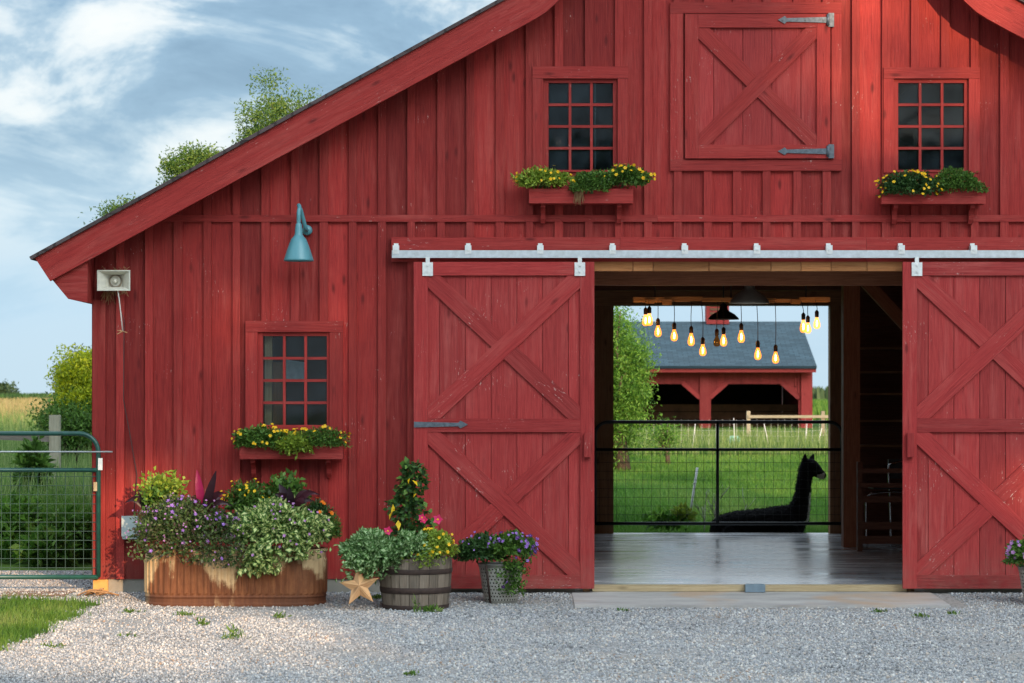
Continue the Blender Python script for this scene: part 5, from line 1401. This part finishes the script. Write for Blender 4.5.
bushy('leafy_weed', 'broad leaved weed clump at the pasture edge left of the animal', 667, 523, 23, 13, 10.3, 190, .10, 'lf_willow', aspect=.5)
bushy('seedling_weed', 'small leafy sprout beside the white stake', 682, 516, 10, 9, 10.2, 70, .09, 'lf_lime', aspect=.5)
bushy('tall_weed', 'tall dark weed clump behind the gate, left of the wooden post', 33, 478, 15, 38, 11, 420, .14, 'lf_green')
bushy('nettle_patch', 'green nettles behind the left gate mesh near its right end', 74, 540, 36, 30, 4.3, 1000, .10, 'grass_short', aspect=.35)
bushy('burdock_patch', 'dark green weeds behind the left gate mesh at the frame edge', 18, 536, 32, 34, 4.2, 1000, .11, 'lf_willow', aspect=.4)
bushy('dock_patch', 'broad leaved docks among the nettles behind the left gate mesh', 46, 552, 26, 20, 3.6, 420, .13, 'grass_short', aspect=.5)

# ------------------------------------------------------------------ gates
def pipe_gate(pts_top, X0, X1, y, zs, zb, R, r, mat, wmat, label, pitch, zmesh, mid=None, kink=None):
    t = thing('pipe_gate', ((X0 + X1) / 2, y, zb), label, 'gate')
    zt = zs[0]; a = [(X0, y, zb)]
    m = MB()
    arc = [(X1 - R + R * math.sin(q), y, zt - R + R * math.cos(q)) for q in np.linspace(0, math.pi / 2, 8)]
    arcl = [(X0 + R - R * math.sin(q), y, zt - R + R * math.cos(q)) for q in np.linspace(0, math.pi / 2, 8)][::-1]
    m.tube([(X0, y, zb)] + arcl + arc + [(X1, y, zb)], r, 12); m.tube([(X0, y, zb), (X1, y, zb)], r, 12); m.build('frame', mat, t)
    for z in zs[1:]:
        m = MB(); m.tube([(X0, y, z), (X1, y, z)], r * .92, 10); m.build('rail', mat, t)
    if mid is not None:
        m = MB(); m.tube([(mid, y - .004, zb), (mid, y - .004, zt)], r * .95, 10); m.build('upright', mat, t)
    m = MB(); x = X0 + pitch / 2
    while x < X1 - .02: m.box((x, y + .012, (zmesh + zb) / 2), (.0038, .0038, zmesh - zb)); x += pitch
    z = zb + pitch
    while z < zmesh - .02: m.box(((X0 + X1) / 2, y + .017, z), (X1 - X0, .0045, .0045)); z += pitch
    m.build('wire_mesh', wmat, t)
    return t
yg = 8.72
gate = pipe_gate(None, PX(595, yg), PX(842, yg), yg, [PZ(422, yg), PZ(449.5, yg)], PZ(523.5, yg), .16, .021, M['black_pipe'], M['wire'], 'black pipe gate with wire mesh across the far doorway', .108, PZ(449.5, yg), PX(717.5, yg))
for z in (430, 515):
    m = MB(); m.box((PX(596, yg) - .06, yg, PZ(z, yg)), (.12, .03, .05)); m.build('hinge', M['black_pipe'], gate)
yl = -.075
gate2 = pipe_gate(None, PX(-232, yl), PX(98.5, yl), yl, [PZ(433.5, yl), PZ(470, yl)], PZ(577, yl), .17, .021, M['green_pipe'], M['green_wire'], 'dark green pipe gate with wire mesh left of the barn', .082, PZ(470, yl), PX(-67, yl))
m = MB(); m.rect(PX(98.6, yl), PX(103, yl), PZ(470, yl), PZ(458, yl), yl - .030, yl - .024); m.build('sticker', M['paper'], gate2)
m = MB(); m.rect(PX(94, yl), PX(97.5, yl), PZ(491, yl), PZ(482, yl), yl - .028, yl - .020); m.build('latch_tag', M['sill_wood'], gate2)
m = MB(); m.tube([(PX(-200, -.02), -.115, PZ(451.5, -.115)), (PX(113.5, -.06), -.115, PZ(451.8, -.115))], .0075, 8)
o = m.build('gate_rod', M['grey_rod'], None, None, org=(PX(40), -.115, PZ(451.5))); tag(o, 'thin pale grey rod held level across the green gate', 'rod')

# ------------------------------------------------------------------ fences and the rest
wf = thing('wooden_fence', (PX(54, 17), 17, ground_z(17)), 'grey wooden post and rail fence beyond the green gate', 'fence')
m = MB(); m.rect(PX(49, 17), PX(59.3, 17), ground_z(17) - .2, PZ(415, 17), 17, 17.15); m.build('post', M['pale_wood'], wf)
m = MB(); m.board((PX(-110, 17), PZ(432, 17)), (PX(49, 17), PZ(439, 17)), .09, 16.97, 17.06); m.build('rail', M['grey_wood'], wf)
m = MB(); m.rect(PX(-112, 17), PX(-102, 17), ground_z(17) - .2, PZ(412, 17), 17, 17.15); m.build('post', M['grey_wood'], wf)

yF = 46.0
rf = thing('rail_fence', (PX(785, yF), yF, ground_z(yF)), 'pale wooden post and rail fence in front of the open shed', 'fence')
for px in (748.5, 823, 898):
    m = MB(); m.rect(PX(px - 1.7, yF), PX(px + 1.9, yF), ground_z(yF) - .1, PZ(411, yF), yF, yF + .12); m.build('post', M['pale_wood'], rf)
m = MB(); m.rect(PX(748, yF), PX(900, yF), PZ(418, yF), PZ(415.2, yF), yF - .04, yF - .002, (1, 0)); m.build('rail', M['pale_wood'], rf)

yN = 40.0
nf = thing('netting_fence', (PX(765, yN), yN, ground_z(yN)), 'white electric netting fence on thin leaning posts', 'fence')
z0 = ground_z(yN)
for px, lean, top in ((692, -.05, 424), (735, .02, 418), (770.5, .10, 423), (805, -.03, 424), (816, -.09, 428), (838, .05, 424)):
    m = MB(); m.tube([(PX(px, yN), yN, z0 - .05), (PX(px, yN) - lean * 1.6, yN, PZ(top, yN))], .0095, 6); m.build('post', M['white_rod'], nf)
m = MB()
for k in range(5):
    z = z0 + .06 + k * .12
    m.tube([(PX(640, yN), yN, z), (PX(735, yN), yN, z - .02), (PX(790, yN), yN, z - .04), (PX(840, yN), yN, z)], .0022, 4)
x = PX(640, yN)
while x < PX(840, yN): m.box((x, yN, z0 + .42), (.0045, .0045, .76)); x += .17
m.build('net', M['net'], nf)

yS = 12.4
m = MB(); m.tube([(PX(687.5, yS), yS, ground_z(yS) - .02), (PX(697.3, yS), yS, PZ(467.5, yS))], .017, 8)
m.tube([(PX(693, yS), yS, PZ(484, yS)), (PX(696, yS), yS - .03, PZ(482, yS))], .008, 6)
o = m.build('fence_stake', M['white_rod'], None, None, org=(PX(688, yS), yS, ground_z(yS))); tag(o, 'single white stake leaning right in the pasture behind the gate', 'stake')
m = MB()
def twig(p, d, L, r, dep):
    q = p + d * L; m.tube([p, (p + q) / 2 + Vector((random.uniform(-.02, .02), 0, 0)), q], [r, r * .8, r * .6], 5)
    if dep:
        for k in range(3):
            dd = (d + Vector((random.uniform(-.8, .8), random.uniform(-.4, .4), random.uniform(-.1, .5)))).normalized(); twig(p + d * L * random.uniform(.4, 1), dd, L * random.uniform(.4, .7), r * .6, dep - 1)
yD = 11.2
for px, l in ((704, .42), (713, .5), (716, .38)): twig(Vector((PX(px, yD), yD, ground_z(yD))), Vector((random.uniform(-.3, .1), 0, 1)).normalized(), l, .009, 2)
twig(Vector((PX(736, yD), yD, ground_z(yD))), Vector((.35, 0, 1)).normalized(), .45, .007, 1)
o = m.build('dead_shrub', M['twig'], None, None, org=(PX(710, yD), yD, ground_z(yD))); tag(o, 'bare pale twigs of a dead shrub beside the animal', 'dead shrub')
m = MB(); m.lathe((PX(734, 42), 42, ground_z(42) + .1), [(.001, .26), (.10, .25), (.17, .18), (.2, .0), (.2, -.1)], 16)
o = m.build('green_bucket', simple('pale_green_plastic', (.18, .42, .30), .5), None, None, org=(PX(734, 42), 42, ground_z(42))); tag(o, 'small pale green rounded object half hidden in tall grass', 'bucket')

# ------------------------------------------------------------------ the open shed
yQ = 77.0; gz = ground_z(yQ)
sd = thing('open_shed', (PX(705, yQ), yQ, gz), 'red open fronted shed with blue grey shingle roof beyond the pasture', 'shed')
def SX(px): return PX(px, yQ)
def SZ(py): return PZ(py, yQ)
m = MB()
sxr, sxl = SX(811.5), SX(596)
bays = [(710, 798.5), (611.5, 699.5)]
x = sxl; pw = .34
wt = SZ(370)
def bay_top(X):
    for a, b in bays:
        A, B = SX(a), SX(b)
        if A < X < B:
            ch = SX(15) - SX(0); tz, bz = SZ(384), SZ(396)
            if X < A + ch: return lerp(bz, tz, (X - A) / ch)
            if X > B - ch: return lerp(bz, tz, (B - X) / ch)
            return tz
    return gz - .1
cuts = sorted({sxl, sxr} | {sxl + k * pw for k in range(1, 26) if sxl + k * pw < sxr} | {SX(v) for a, b in bays for v in (a, a + 15, b - 15, b)})
for a, b in zip(cuts[:-1], cuts[1:]):
    e = 1e-4; za, zb_ = bay_top(a + e), bay_top(b - e)
    m.prism([(a, za), (b, zb_), (b, wt), (a, wt)], yQ + random.uniform(0, .02), yQ + .12, (0, 1))
    if bay_top((a + b) / 2) > gz + .5 or True: m.rect(b - .035, b + .035, max(za, zb_) + .02, wt, yQ - .03, yQ + .002, (0, 1), .3)
m.build('board_wall', M['red_shed'], sd)
m = MB(); 
for a in (710, 699.5 - 0, 798.5):
    pass
for a, b in ((699.7, 709.8), (801, 811.7), (596, 611)):
    m = MB(); m.rect(SX(a), SX(b), gz - .1, SZ(372), yQ - .10, yQ - .035); m.build('post', M['red_shed'], sd)
for a, s in ((709.8, 1), (699.7, -1), (798.5, -1), (611.5, 1)):
    m = MB(); m.board((SX(a), SZ(398)), (SX(a + s * 17), SZ(383)), .16, yQ - .06, yQ - .032); m.build('knee_brace', M['red_shed'], sd)
m = MB(); m.rect(SX(594), SX(814.5), SZ(372.5), SZ(366.3), yQ - .55, yQ - .45, (1, 0)); m.build('fascia', M['red_shed'], sd)
# roof
ye, yr = yQ - .6, yQ + 5.0
ze, zr = PZ(366, ye), PZ(321.5, yr)
m = MB()
xl_, xr_ = SX(592), SX(815)
def roofq(ya, za, yb2, zb2, th):
    b = len(m.v); L = math.hypot(yb2 - ya, zb2 - za)
    for t_ in (0, th):
        m.v.extend([(xl_, ya, za - t_), (xr_, ya, za - t_), (xr_, yb2, zb2 - t_), (xl_, yb2, zb2 - t_)])
    W = xr_ - xl_
    m.face([b, b + 1, b + 2, b + 3], [(0, 0), (W, 0), (W, L), (0, L)], .5); m.face([b + 4, b + 7, b + 6, b + 5], [(0, 0)] * 4, .5)
    for i in range(4): j = (i + 1) % 4; m.face([b + i, b + 4 + i, b + 4 + j, b + j], [(0, 0)] * 4, .5)
roofq(ye, ze, yr, zr, .1); roofq(2 * yr - ye, ze, yr, zr, .1)
m.build('roof', M['shingle_blue'], sd)
for xx in (sxr - .12, sxl + .02):
    m = MB(); b = len(m.v); yb2 = 2 * yr - yQ
    pr_ = [(yQ + .13, gz - .1), (yb2, gz - .1), (yb2, wt), (yr, zr - .13), (yQ + .13, wt)]
    for dx in (0, .1): m.v.extend([(xx + dx, a, z) for a, z in pr_])
    m.face([b + i for i in range(5)], [(p[1], p[0]) for p in pr_], .4); m.face([b + 5 + i for i in range(5)][::-1], [(p[1], p[0]) for p in pr_[::-1]], .4)
    for i in range(5): j = (i + 1) % 5; m.face([b + i, b + 5 + i, b + 5 + j, b + j], [(0, 0)] * 4, .4)
    m.build('end_wall', M['red_shed'], sd)
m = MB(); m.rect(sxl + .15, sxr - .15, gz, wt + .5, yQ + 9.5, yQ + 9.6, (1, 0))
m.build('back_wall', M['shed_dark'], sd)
m = MB(); 
for k in range(3): m.rect(sxl + .16, sxr - .16, gz + .02 + k * .31, gz + .30 + k * .31, yQ + 3.5 + k * .01, yQ + 3.55 + k * .01, (1, 0))
m.build('kick_board', M['mud_board'], sd)
cuy = yr; cz = PZ(323, cuy)
m = MB(); m.box((PX(717, cuy), cuy, cz + .42), (22.5 * kk(cuy), .9, .95), None, .5); CU = m.build('cupola', M['red_shed'], sd)
m = MB()
for k in range(4): m.rect(PX(709, cuy), PX(725, cuy), cz + .16 + k * .17, cz + .26 + k * .17, cuy - .475, cuy - .452, (1, 0))
m.build('louver', M['mud_board'], CU)
m = MB(); q = 15 * kk(cuy); b = len(m.v); c = (PX(717, cuy), cuy, cz + .91)
m.v.extend([(c[0] - q, c[1] - .62, c[2]), (c[0] + q, c[1] - .62, c[2]), (c[0] + q, c[1] + .62, c[2]), (c[0] - q, c[1] + .62, c[2]), (c[0], c[1], c[2] + .6)])
for f in ([0, 1, 4], [1, 2, 4], [2, 3, 4], [3, 0, 4], [3, 2, 1, 0]): m.face(f, [(0, 0), (1, 0), (.5, 1), (0, 1)][:len(f)], .5)
m.build('cupola_roof', M['shingle_blue'], CU)

# ------------------------------------------------------------------ the alpaca
yA = 9.72
kA = kk(yA)
def loft(m, ringsx, n=16):
    """rings: (px, py, r_perp_px, r_depth_m, dy)"""
    pts = [Vector((PX(a, yA), yA + dy, PZ(b, yA))) for a, b, _, _, dy in ringsx]; b0 = len(m.v)
    for i, p in enumerate(pts):
        t = (pts[min(i + 1, len(pts) - 1)] - pts[max(i - 1, 0)]); t.y = 0; t.normalize(); up = Vector((-t.z, 0, t.x))
        for k in range(n):
            a = 2 * math.pi * k / n; m.v.append(tuple(p + up * math.cos(a) * ringsx[i][2] * kA + Vector((0, 1, 0)) * math.sin(a) * ringsx[i][3]))
    for i in range(len(pts) - 1):
        for k in range(n):
            k2 = (k + 1) % n; m.face([b0 + i * n + k, b0 + i * n + k2, b0 + (i + 1) * n + k2, b0 + (i + 1) * n + k], [(0, 0)] * 4, .5)
    m.face([b0 + k for k in range(n)][::-1], [(0, 0)] * n, .5); m.face([b0 + (len(pts) - 1) * n + k for k in range(n)], [(0, 0)] * n, .5)
m = MB()
loft(m, [(711.5, 534, 3, .04, 0), (715, 532, 11, .14, 0), (723, 530, 15.5, .20, 0), (735, 529.5, 18.5, .25, 0), (752, 529, 19.5, .27, 0), (770, 528, 20.5, .27, 0), (784, 526, 21, .24, 0), (794, 522, 19, .20, 0)])
loft(m, [(782, 527, 19, .2, 0), (791, 522, 17, .18, 0), (798, 513, 12.6, .15, 0), (801.2, 503, 9.6, .12, 0), (802.8, 493, 8.2, .105, 0), (803.8, 484, 7.4, .098, 0), (805.2, 475, 7.8, .10, 0), (806.5, 468, 7.8, .10, 0)])
loft(m, [(801.5, 468, 4.5, .07, 0), (805.5, 466.5, 8.0, .10, 0), (811, 467, 8.4, .10, 0), (815.5, 470, 7.0, .085, 0), (819, 473, 5.4, .066, 0), (822.3, 475.3, 4.4, .055, 0), (824.6, 476.6, 3.4, .042, 0), (826, 477.2, 1.4, .02, 0)])
for s in (-1, 1):
    loft(m, [(804 + (s > 0) * 7.5, 462, 3.0, .045, s * .045), (804.2 + (s > 0) * 8.2, 458.5, 2.7, .036, s * .05), (804.6 + (s > 0) * 8.8, 456, 1.9, .024, s * .052), (804.9 + (s > 0) * 9.2, 453.6, .8, .01, s * .052)], 10)
    loft(m, [(798, 531, 3, .05, s * .16), (796, 537, 4.5, .07, s * .17), (786, 540, 4.5, .07, s * .17), (774, 541, 3, .05, s * .17)], 10)       # folded front legs
    loft(m, [(722, 530, 7, .06, s * .2), (732, 536, 8, .09, s * .22), (748, 540, 5, .07, s * .22), (756, 541, 3, .05, s * .22)], 10)
loft(m, [(718, 522, 3, .04, 0), (713, 525, 3.2, .04, 0), (711, 531, 2, .03, 0)], 10)
tmp = m.build('alpaca_form', M['wool'])
md = tmp.modifiers.new('r', 'REMESH'); md.mode = 'VOXEL'; md.voxel_size = .014
md = tmp.modifiers.new('s', 'SMOOTH'); md.factor = .6; md.iterations = 4
dg_ = bpy.context.evaluated_depsgraph_get(); me = bpy.data.meshes.new_from_object(tmp.evaluated_get(dg_)); bpy.data.objects.remove(tmp)
me.name = 'alpaca'
base = Vector((PX(760, yA), yA, ground_z(yA)))
me.materials.clear(); me.materials.append(M['wool']); me.materials.append(M['muzzle'])
co = np.empty(len(me.vertices) * 3, dtype=np.float32); me.vertices.foreach_get('co', co); co = co.reshape(-1, 3)
nr = np.empty(len(me.vertices) * 3, dtype=np.float32); me.vertices.foreach_get('normal', nr); nr = nr.reshape(-1, 3)
amp = np.where(co[:, 2] > PZ(482, yA), .004, .011)
dsp = np.array([noise.noise(Vector(c) * 22) + .6 * noise.noise(Vector(c) * 55) for c in co])
co2 = co + nr * (dsp * amp)[:, None]
for p in me.polygons:
    c = p.center; n_ = p.normal
    px_ = c.x / kA + 512; py_ = 400 - (c.z - CAM_H) / kA
    pale = (px_ > 816.6 and py_ > 474.2 + (819 - px_) * .25 and px_ < 824.0) or (n_.x > .72 and px_ > 801 and 493 < py_ < 522)
    p.material_index = 1 if pale else 0
    p.use_smooth = True
me.vertices.foreach_set('co', (co2 - np.array(base)).ravel().astype(np.float32)); me.update()
al = link('alpaca', me); al.location = base; ORG[al.name] = base
tag(al, 'black alpaca with pale muzzle lying behind the gate, looking right', 'alpaca')
# wool: short locks all over the coat
pv = np.empty(len(me.vertices) * 3, dtype=np.float32); me.vertices.foreach_get('co', pv); pv = pv.reshape(-1, 3)
pick = rt.choice(len(pv), 9000); head = (pv[pick][:, 2] + base.z) > PZ(478, yA)
face_ = (pv[pick][:, 0] + base.x) > PX(811.5, yA)
pick = pick[~(head & face_)]
dn = nr[pick] * .8 + np.array([-.1, 0, -.5])
Pw = pv[pick].astype(float) + np.array(base)
leaf_object('fleece', Pw, .022, M['wool'], al, rt, aspect=.22, dirs=dn * 1.6, spread=.5)
for s in (-1, 1):
    m = MB(); m.lathe((PX(814.2, yA), yA + s * .066, PZ(468.5, yA)), [(.0005, -.013), (.009, -.009), (.013, 0), (.009, .009), (.0005, .013)], 12); m.build('eye', M['eye'], al)
# ------------------------------------------------------------------ sky, sun, camera
SUN_AZ, SUN_EL = math.radians(20), math.radians(12)       # azimuth measured from straight behind the camera towards the right
sun_dir = Vector((math.sin(SUN_AZ) * math.cos(SUN_EL), -math.cos(SUN_AZ) * math.cos(SUN_EL), math.sin(SUN_EL)))
w = bpy.data.worlds.new('World'); SC.world = w; w.use_nodes = True
nt = w.node_tree; nt.nodes.clear()
def N(t, **k):
    n = nt.nodes.new(t)
    for a, b in k.items(): setattr(n, a, b)
    return n
out = N('ShaderNodeOutputWorld')
sky = N('ShaderNodeTexSky', sky_type='NISHITA'); sky.sun_disc = False; sky.sun_elevation = SUN_EL
sky.sun_rotation = math.atan2(sun_dir.x, sun_dir.y)
bg1 = N('ShaderNodeBackground'); bg1.inputs[1].default_value = .10; nt.links.new(sky.outputs[0], bg1.inputs[0])
tc = N('ShaderNodeTexCoord')
def mapg(scale, loc=(0, 0, 0), rot=(0, 0, 0)):
    m = N('ShaderNodeMapping'); m.inputs['Scale'].default_value = scale; m.inputs['Location'].default_value = loc; m.inputs['Rotation'].default_value = rot
    nt.links.new(tc.outputs['Generated'], m.inputs[0]); return m.outputs[0]
def nz(v, s, d=6, r=.55, di=0):
    n = N('ShaderNodeTexNoise'); n.inputs['Scale'].default_value = s; n.inputs['Detail'].default_value = d; n.inputs['Roughness'].default_value = r; n.inputs['Distortion'].default_value = di
    nt.links.new(v, n.inputs['Vector']); return n.outputs['Fac']
def rmp(f, st):
    n = N('ShaderNodeValToRGB'); cr_ = n.color_ramp
    while len(cr_.elements) > 1: cr_.elements.remove(cr_.elements[-1])
    for i, (p, c) in enumerate(st):
        e = cr_.elements[0] if i == 0 else cr_.elements.new(p); e.position = p
        c = c if isinstance(c, tuple) else (c, c, c); e.color = (*c, 1)
    nt.links.new(f, n.inputs[0]); return n.outputs[0]
def mth(op, a, b):
    n = N('ShaderNodeMath', operation=op)
    for s, v in ((n.inputs[0], a), (n.inputs[1], b)):
        if isinstance(v, (int, float)): s.default_value = v
        else: nt.links.new(v, s)
    return n.outputs[0]
def mixc(f, a, b, typ='MIX'):
    n = N('ShaderNodeMix', data_type='RGBA', blend_type=typ)
    for s, v in ((n.inputs[0], f), (n.inputs[6], a), (n.inputs[7], b)):
        if isinstance(v, tuple): s.default_value = (*v, 1)
        elif isinstance(v, (int, float)): s.default_value = v
        else: nt.links.new(v, s)
    return n.outputs[2]
sep = N('ShaderNodeSeparateXYZ'); nt.links.new(tc.outputs['Generated'], sep.inputs[0]); el = sep.outputs[2]
c1 = nz(mapg((1, 1, 2.6), (.31, 0, .07), (0, math.radians(-14), 0)), 10.5, 8, .60, .55)
c2 = nz(mapg((1, 1, 2.0), (1.7, 0, .4)), 22, 5, .55, .2)
cl = mth('ADD', mth('MULTIPLY', c1, .78), mth('MULTIPLY', c2, .22))
cloud = rmp(cl, [(.34, (.16, .27, .40)), (.43, (.22, .35, .49)), (.475, (.36, .48, .59)), (.51, (.56, .64, .70)), (.56, (.73, .76, .77)), (.64, (.80, .80, .78))])
low = rmp(el, [(0.0, (.46, .62, .74)), (.035, (.37, .56, .74)), (.06, (.38, .55, .71))])
cloud = mixc(rmp(el, [(.0, 1.0), (.05, .85), (.10, .12), (.2, .0)]), cloud, low)
# the bright break in the cloud to the right behind the camera, where the evening sun stands
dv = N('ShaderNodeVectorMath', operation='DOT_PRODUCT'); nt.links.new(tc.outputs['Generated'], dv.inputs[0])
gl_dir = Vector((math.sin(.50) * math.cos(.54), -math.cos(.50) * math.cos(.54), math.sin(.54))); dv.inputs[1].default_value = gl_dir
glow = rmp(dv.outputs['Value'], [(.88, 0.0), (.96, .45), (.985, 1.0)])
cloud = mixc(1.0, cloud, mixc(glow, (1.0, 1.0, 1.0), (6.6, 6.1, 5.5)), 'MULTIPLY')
cloud = mixc(1.0, cloud, rmp(el, [(.22, (1.0, 1.0, 1.0)), (.6, (2.1, 2.15, 2.2))]), 'MULTIPLY')
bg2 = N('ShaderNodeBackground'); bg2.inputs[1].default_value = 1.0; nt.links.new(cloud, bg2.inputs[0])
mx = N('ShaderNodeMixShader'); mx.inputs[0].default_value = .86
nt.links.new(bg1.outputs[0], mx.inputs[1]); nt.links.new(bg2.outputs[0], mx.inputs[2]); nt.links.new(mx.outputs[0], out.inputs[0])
sl = bpy.data.lights.new('sun', 'SUN'); sl.energy = 4.6; sl.angle = math.radians(.6); sl.color = (1, .66, .38)
so_ = bpy.data.objects.new('sun', sl); COL.objects.link(so_); so_.rotation_euler = (-sun_dir).to_track_quat('-Z', 'Y').to_euler(); so_.location = (10, -20, 20)

# unseen trees added to block low sun; leaves cut away where sun patches fall
YT_ = -45.0
ta, te = math.tan(SUN_AZ), math.tan(SUN_EL) / math.cos(SUN_AZ)
def lit_by_gap(p, q):
    x, y, z = p
    L = -y; X = x - L * ta; Z = z - L * te
    nn = noise.noise(Vector((X * .9, Z * 1.3, 2.0))) + .5 * noise.noise(Vector((X * 2.3, Z * 3.1, 5.0)))
    if Z > -.05:
        if ((X - 4.75) / 1.2) ** 2 + ((Z - .98) / .24) ** 2 < 1 + .9 * nn: return True
        if X < -3.2 + .25 * nn and Z < .95 + .3 * nn: return True
        if ((X + 1.9) / .8) ** 2 + ((Z - 2.55) / .25) ** 2 < 1 + nn: return q < .7
        if X > 2.5 + .5 * nn and Z > 4.2 + .4 * nn: return q < .85 + .3 * nn
        if X > .7 and Z > 3.5 + .4 * nn: return q < .3 + .3 * nn
        return q < .02
    yg = -L + (z + .05) / te      # where that ray meets the gravel
    Xg = x - (yg + L) * ta
    return Xg < -1.35 + .9 * nn + .12 * (yg + 3) and yg > -7.0 + nn
rtr = np.random.default_rng(31); YROW = YT_
OFF = [np.array(v) for v in ((0, 0, 0), (.3, 0, 0), (-.3, 0, 0), (0, 0, .3), (0, 0, -.3))]
for i, (tx, th_, rr, lab) in enumerate(((9.0, 16, 3.6, 'tall unseen tree added to block the low sun, first of the row behind the camera'), (14.2, 19, 3.8, 'tall unseen tree added to block the low sun, second of the row'), (19.3, 18, 3.9, 'tall unseen tree added to block the low sun, third of the row'), (24.6, 20, 4.0, 'tall unseen tree added to block the low sun, fourth of the row'), (30.0, 17, 3.8, 'tall unseen tree added to block the low sun, last of the row'), (3.2, 12, 3.6, 'shorter unseen tree added to darken window reflections, straight behind the camera'), (-3.0, 13, 3.8, 'shorter unseen tree added to darken window reflections, left of the camera'), (-9.5, 12, 3.8, 'shorter unseen tree added to darken window reflections, far left'), (22.0, 16, 4.2, 'tall unseen tree added to shade the shed, right of the pasture'), (27.0, 18, 4.2, 'tall unseen tree added to shade the shed, middle of its group'), (31.5, 17, 4.2, 'tall unseen tree added to shade the shed, outermost of its group'))):
    YT_ = YROW if i < 8 else 32.0
    t = thing('added_shade_tree', (tx, YT_, -.05), lab, 'tree', 'unseen trees added to shape light and reflections')
    n = 12000
    d = rtr.normal(size=(n, 3)); d /= np.linalg.norm(d, axis=1, keepdims=True); d *= rtr.uniform(.1, 1, n)[:, None] ** .4
    P = np.array([tx, YT_, 4.5 + (th_ - 4.5) / 2]) + d * np.array([rr, 2.4, (th_ - 4.5) / 2 + 1])
    keep = np.array([not any(lit_by_gap(p + o, q) for o in OFF) for p, q in zip(P, rtr.uniform(0, 1, n))]) if i < 8 else np.ones(len(P), bool)
    leaf_object('crown', P[keep], .55, M['lf_dark'], t, rtr, aspect=.7)
    m = MB(); m.tube([(tx, YT_, -.1), (tx + .1, YT_, 5), (tx, YT_, th_ * .8)], [.35, .26, .05], 10)
    for k in range(12):
        a = k * 2.4; z = 4 + k * .8; m.tube([(tx, YT_, z), (tx + math.cos(a) * rr * .5, YT_ + math.sin(a) * 1.2, z + 1.2), (tx + math.cos(a) * rr * .85, YT_ + math.sin(a) * 2.0, z + 1.8)], [.10, .06, .02], 6)
    m.build('trunk', M['bark'], t)

cam = bpy.data.cameras.new('camera'); co_ = bpy.data.objects.new('camera', cam); COL.objects.link(co_)
co_.location = (0, -23, CAM_H); co_.rotation_euler = (math.pi / 2, 0, 0)
cam.sensor_width = 36; cam.lens = 36 * 23 / (1024 * .009); cam.shift_y = (400 - 341.5) / 1024; cam.clip_end = 6000; cam.clip_start = .5
cam.dof.use_dof = True; cam.dof.focus_distance = 22.8; cam.dof.aperture_fstop = 5.6
SC.camera = co_
vs = SC.view_settings; vs.view_transform = 'Standard'; vs.look = 'None'; vs.exposure = 0.42; vs.gamma = 1.0; vs.use_curve_mapping = False
SC.cycles.max_bounces = 8; SC.cycles.transparent_max_bounces = 12; SC.cycles.use_denoising = True
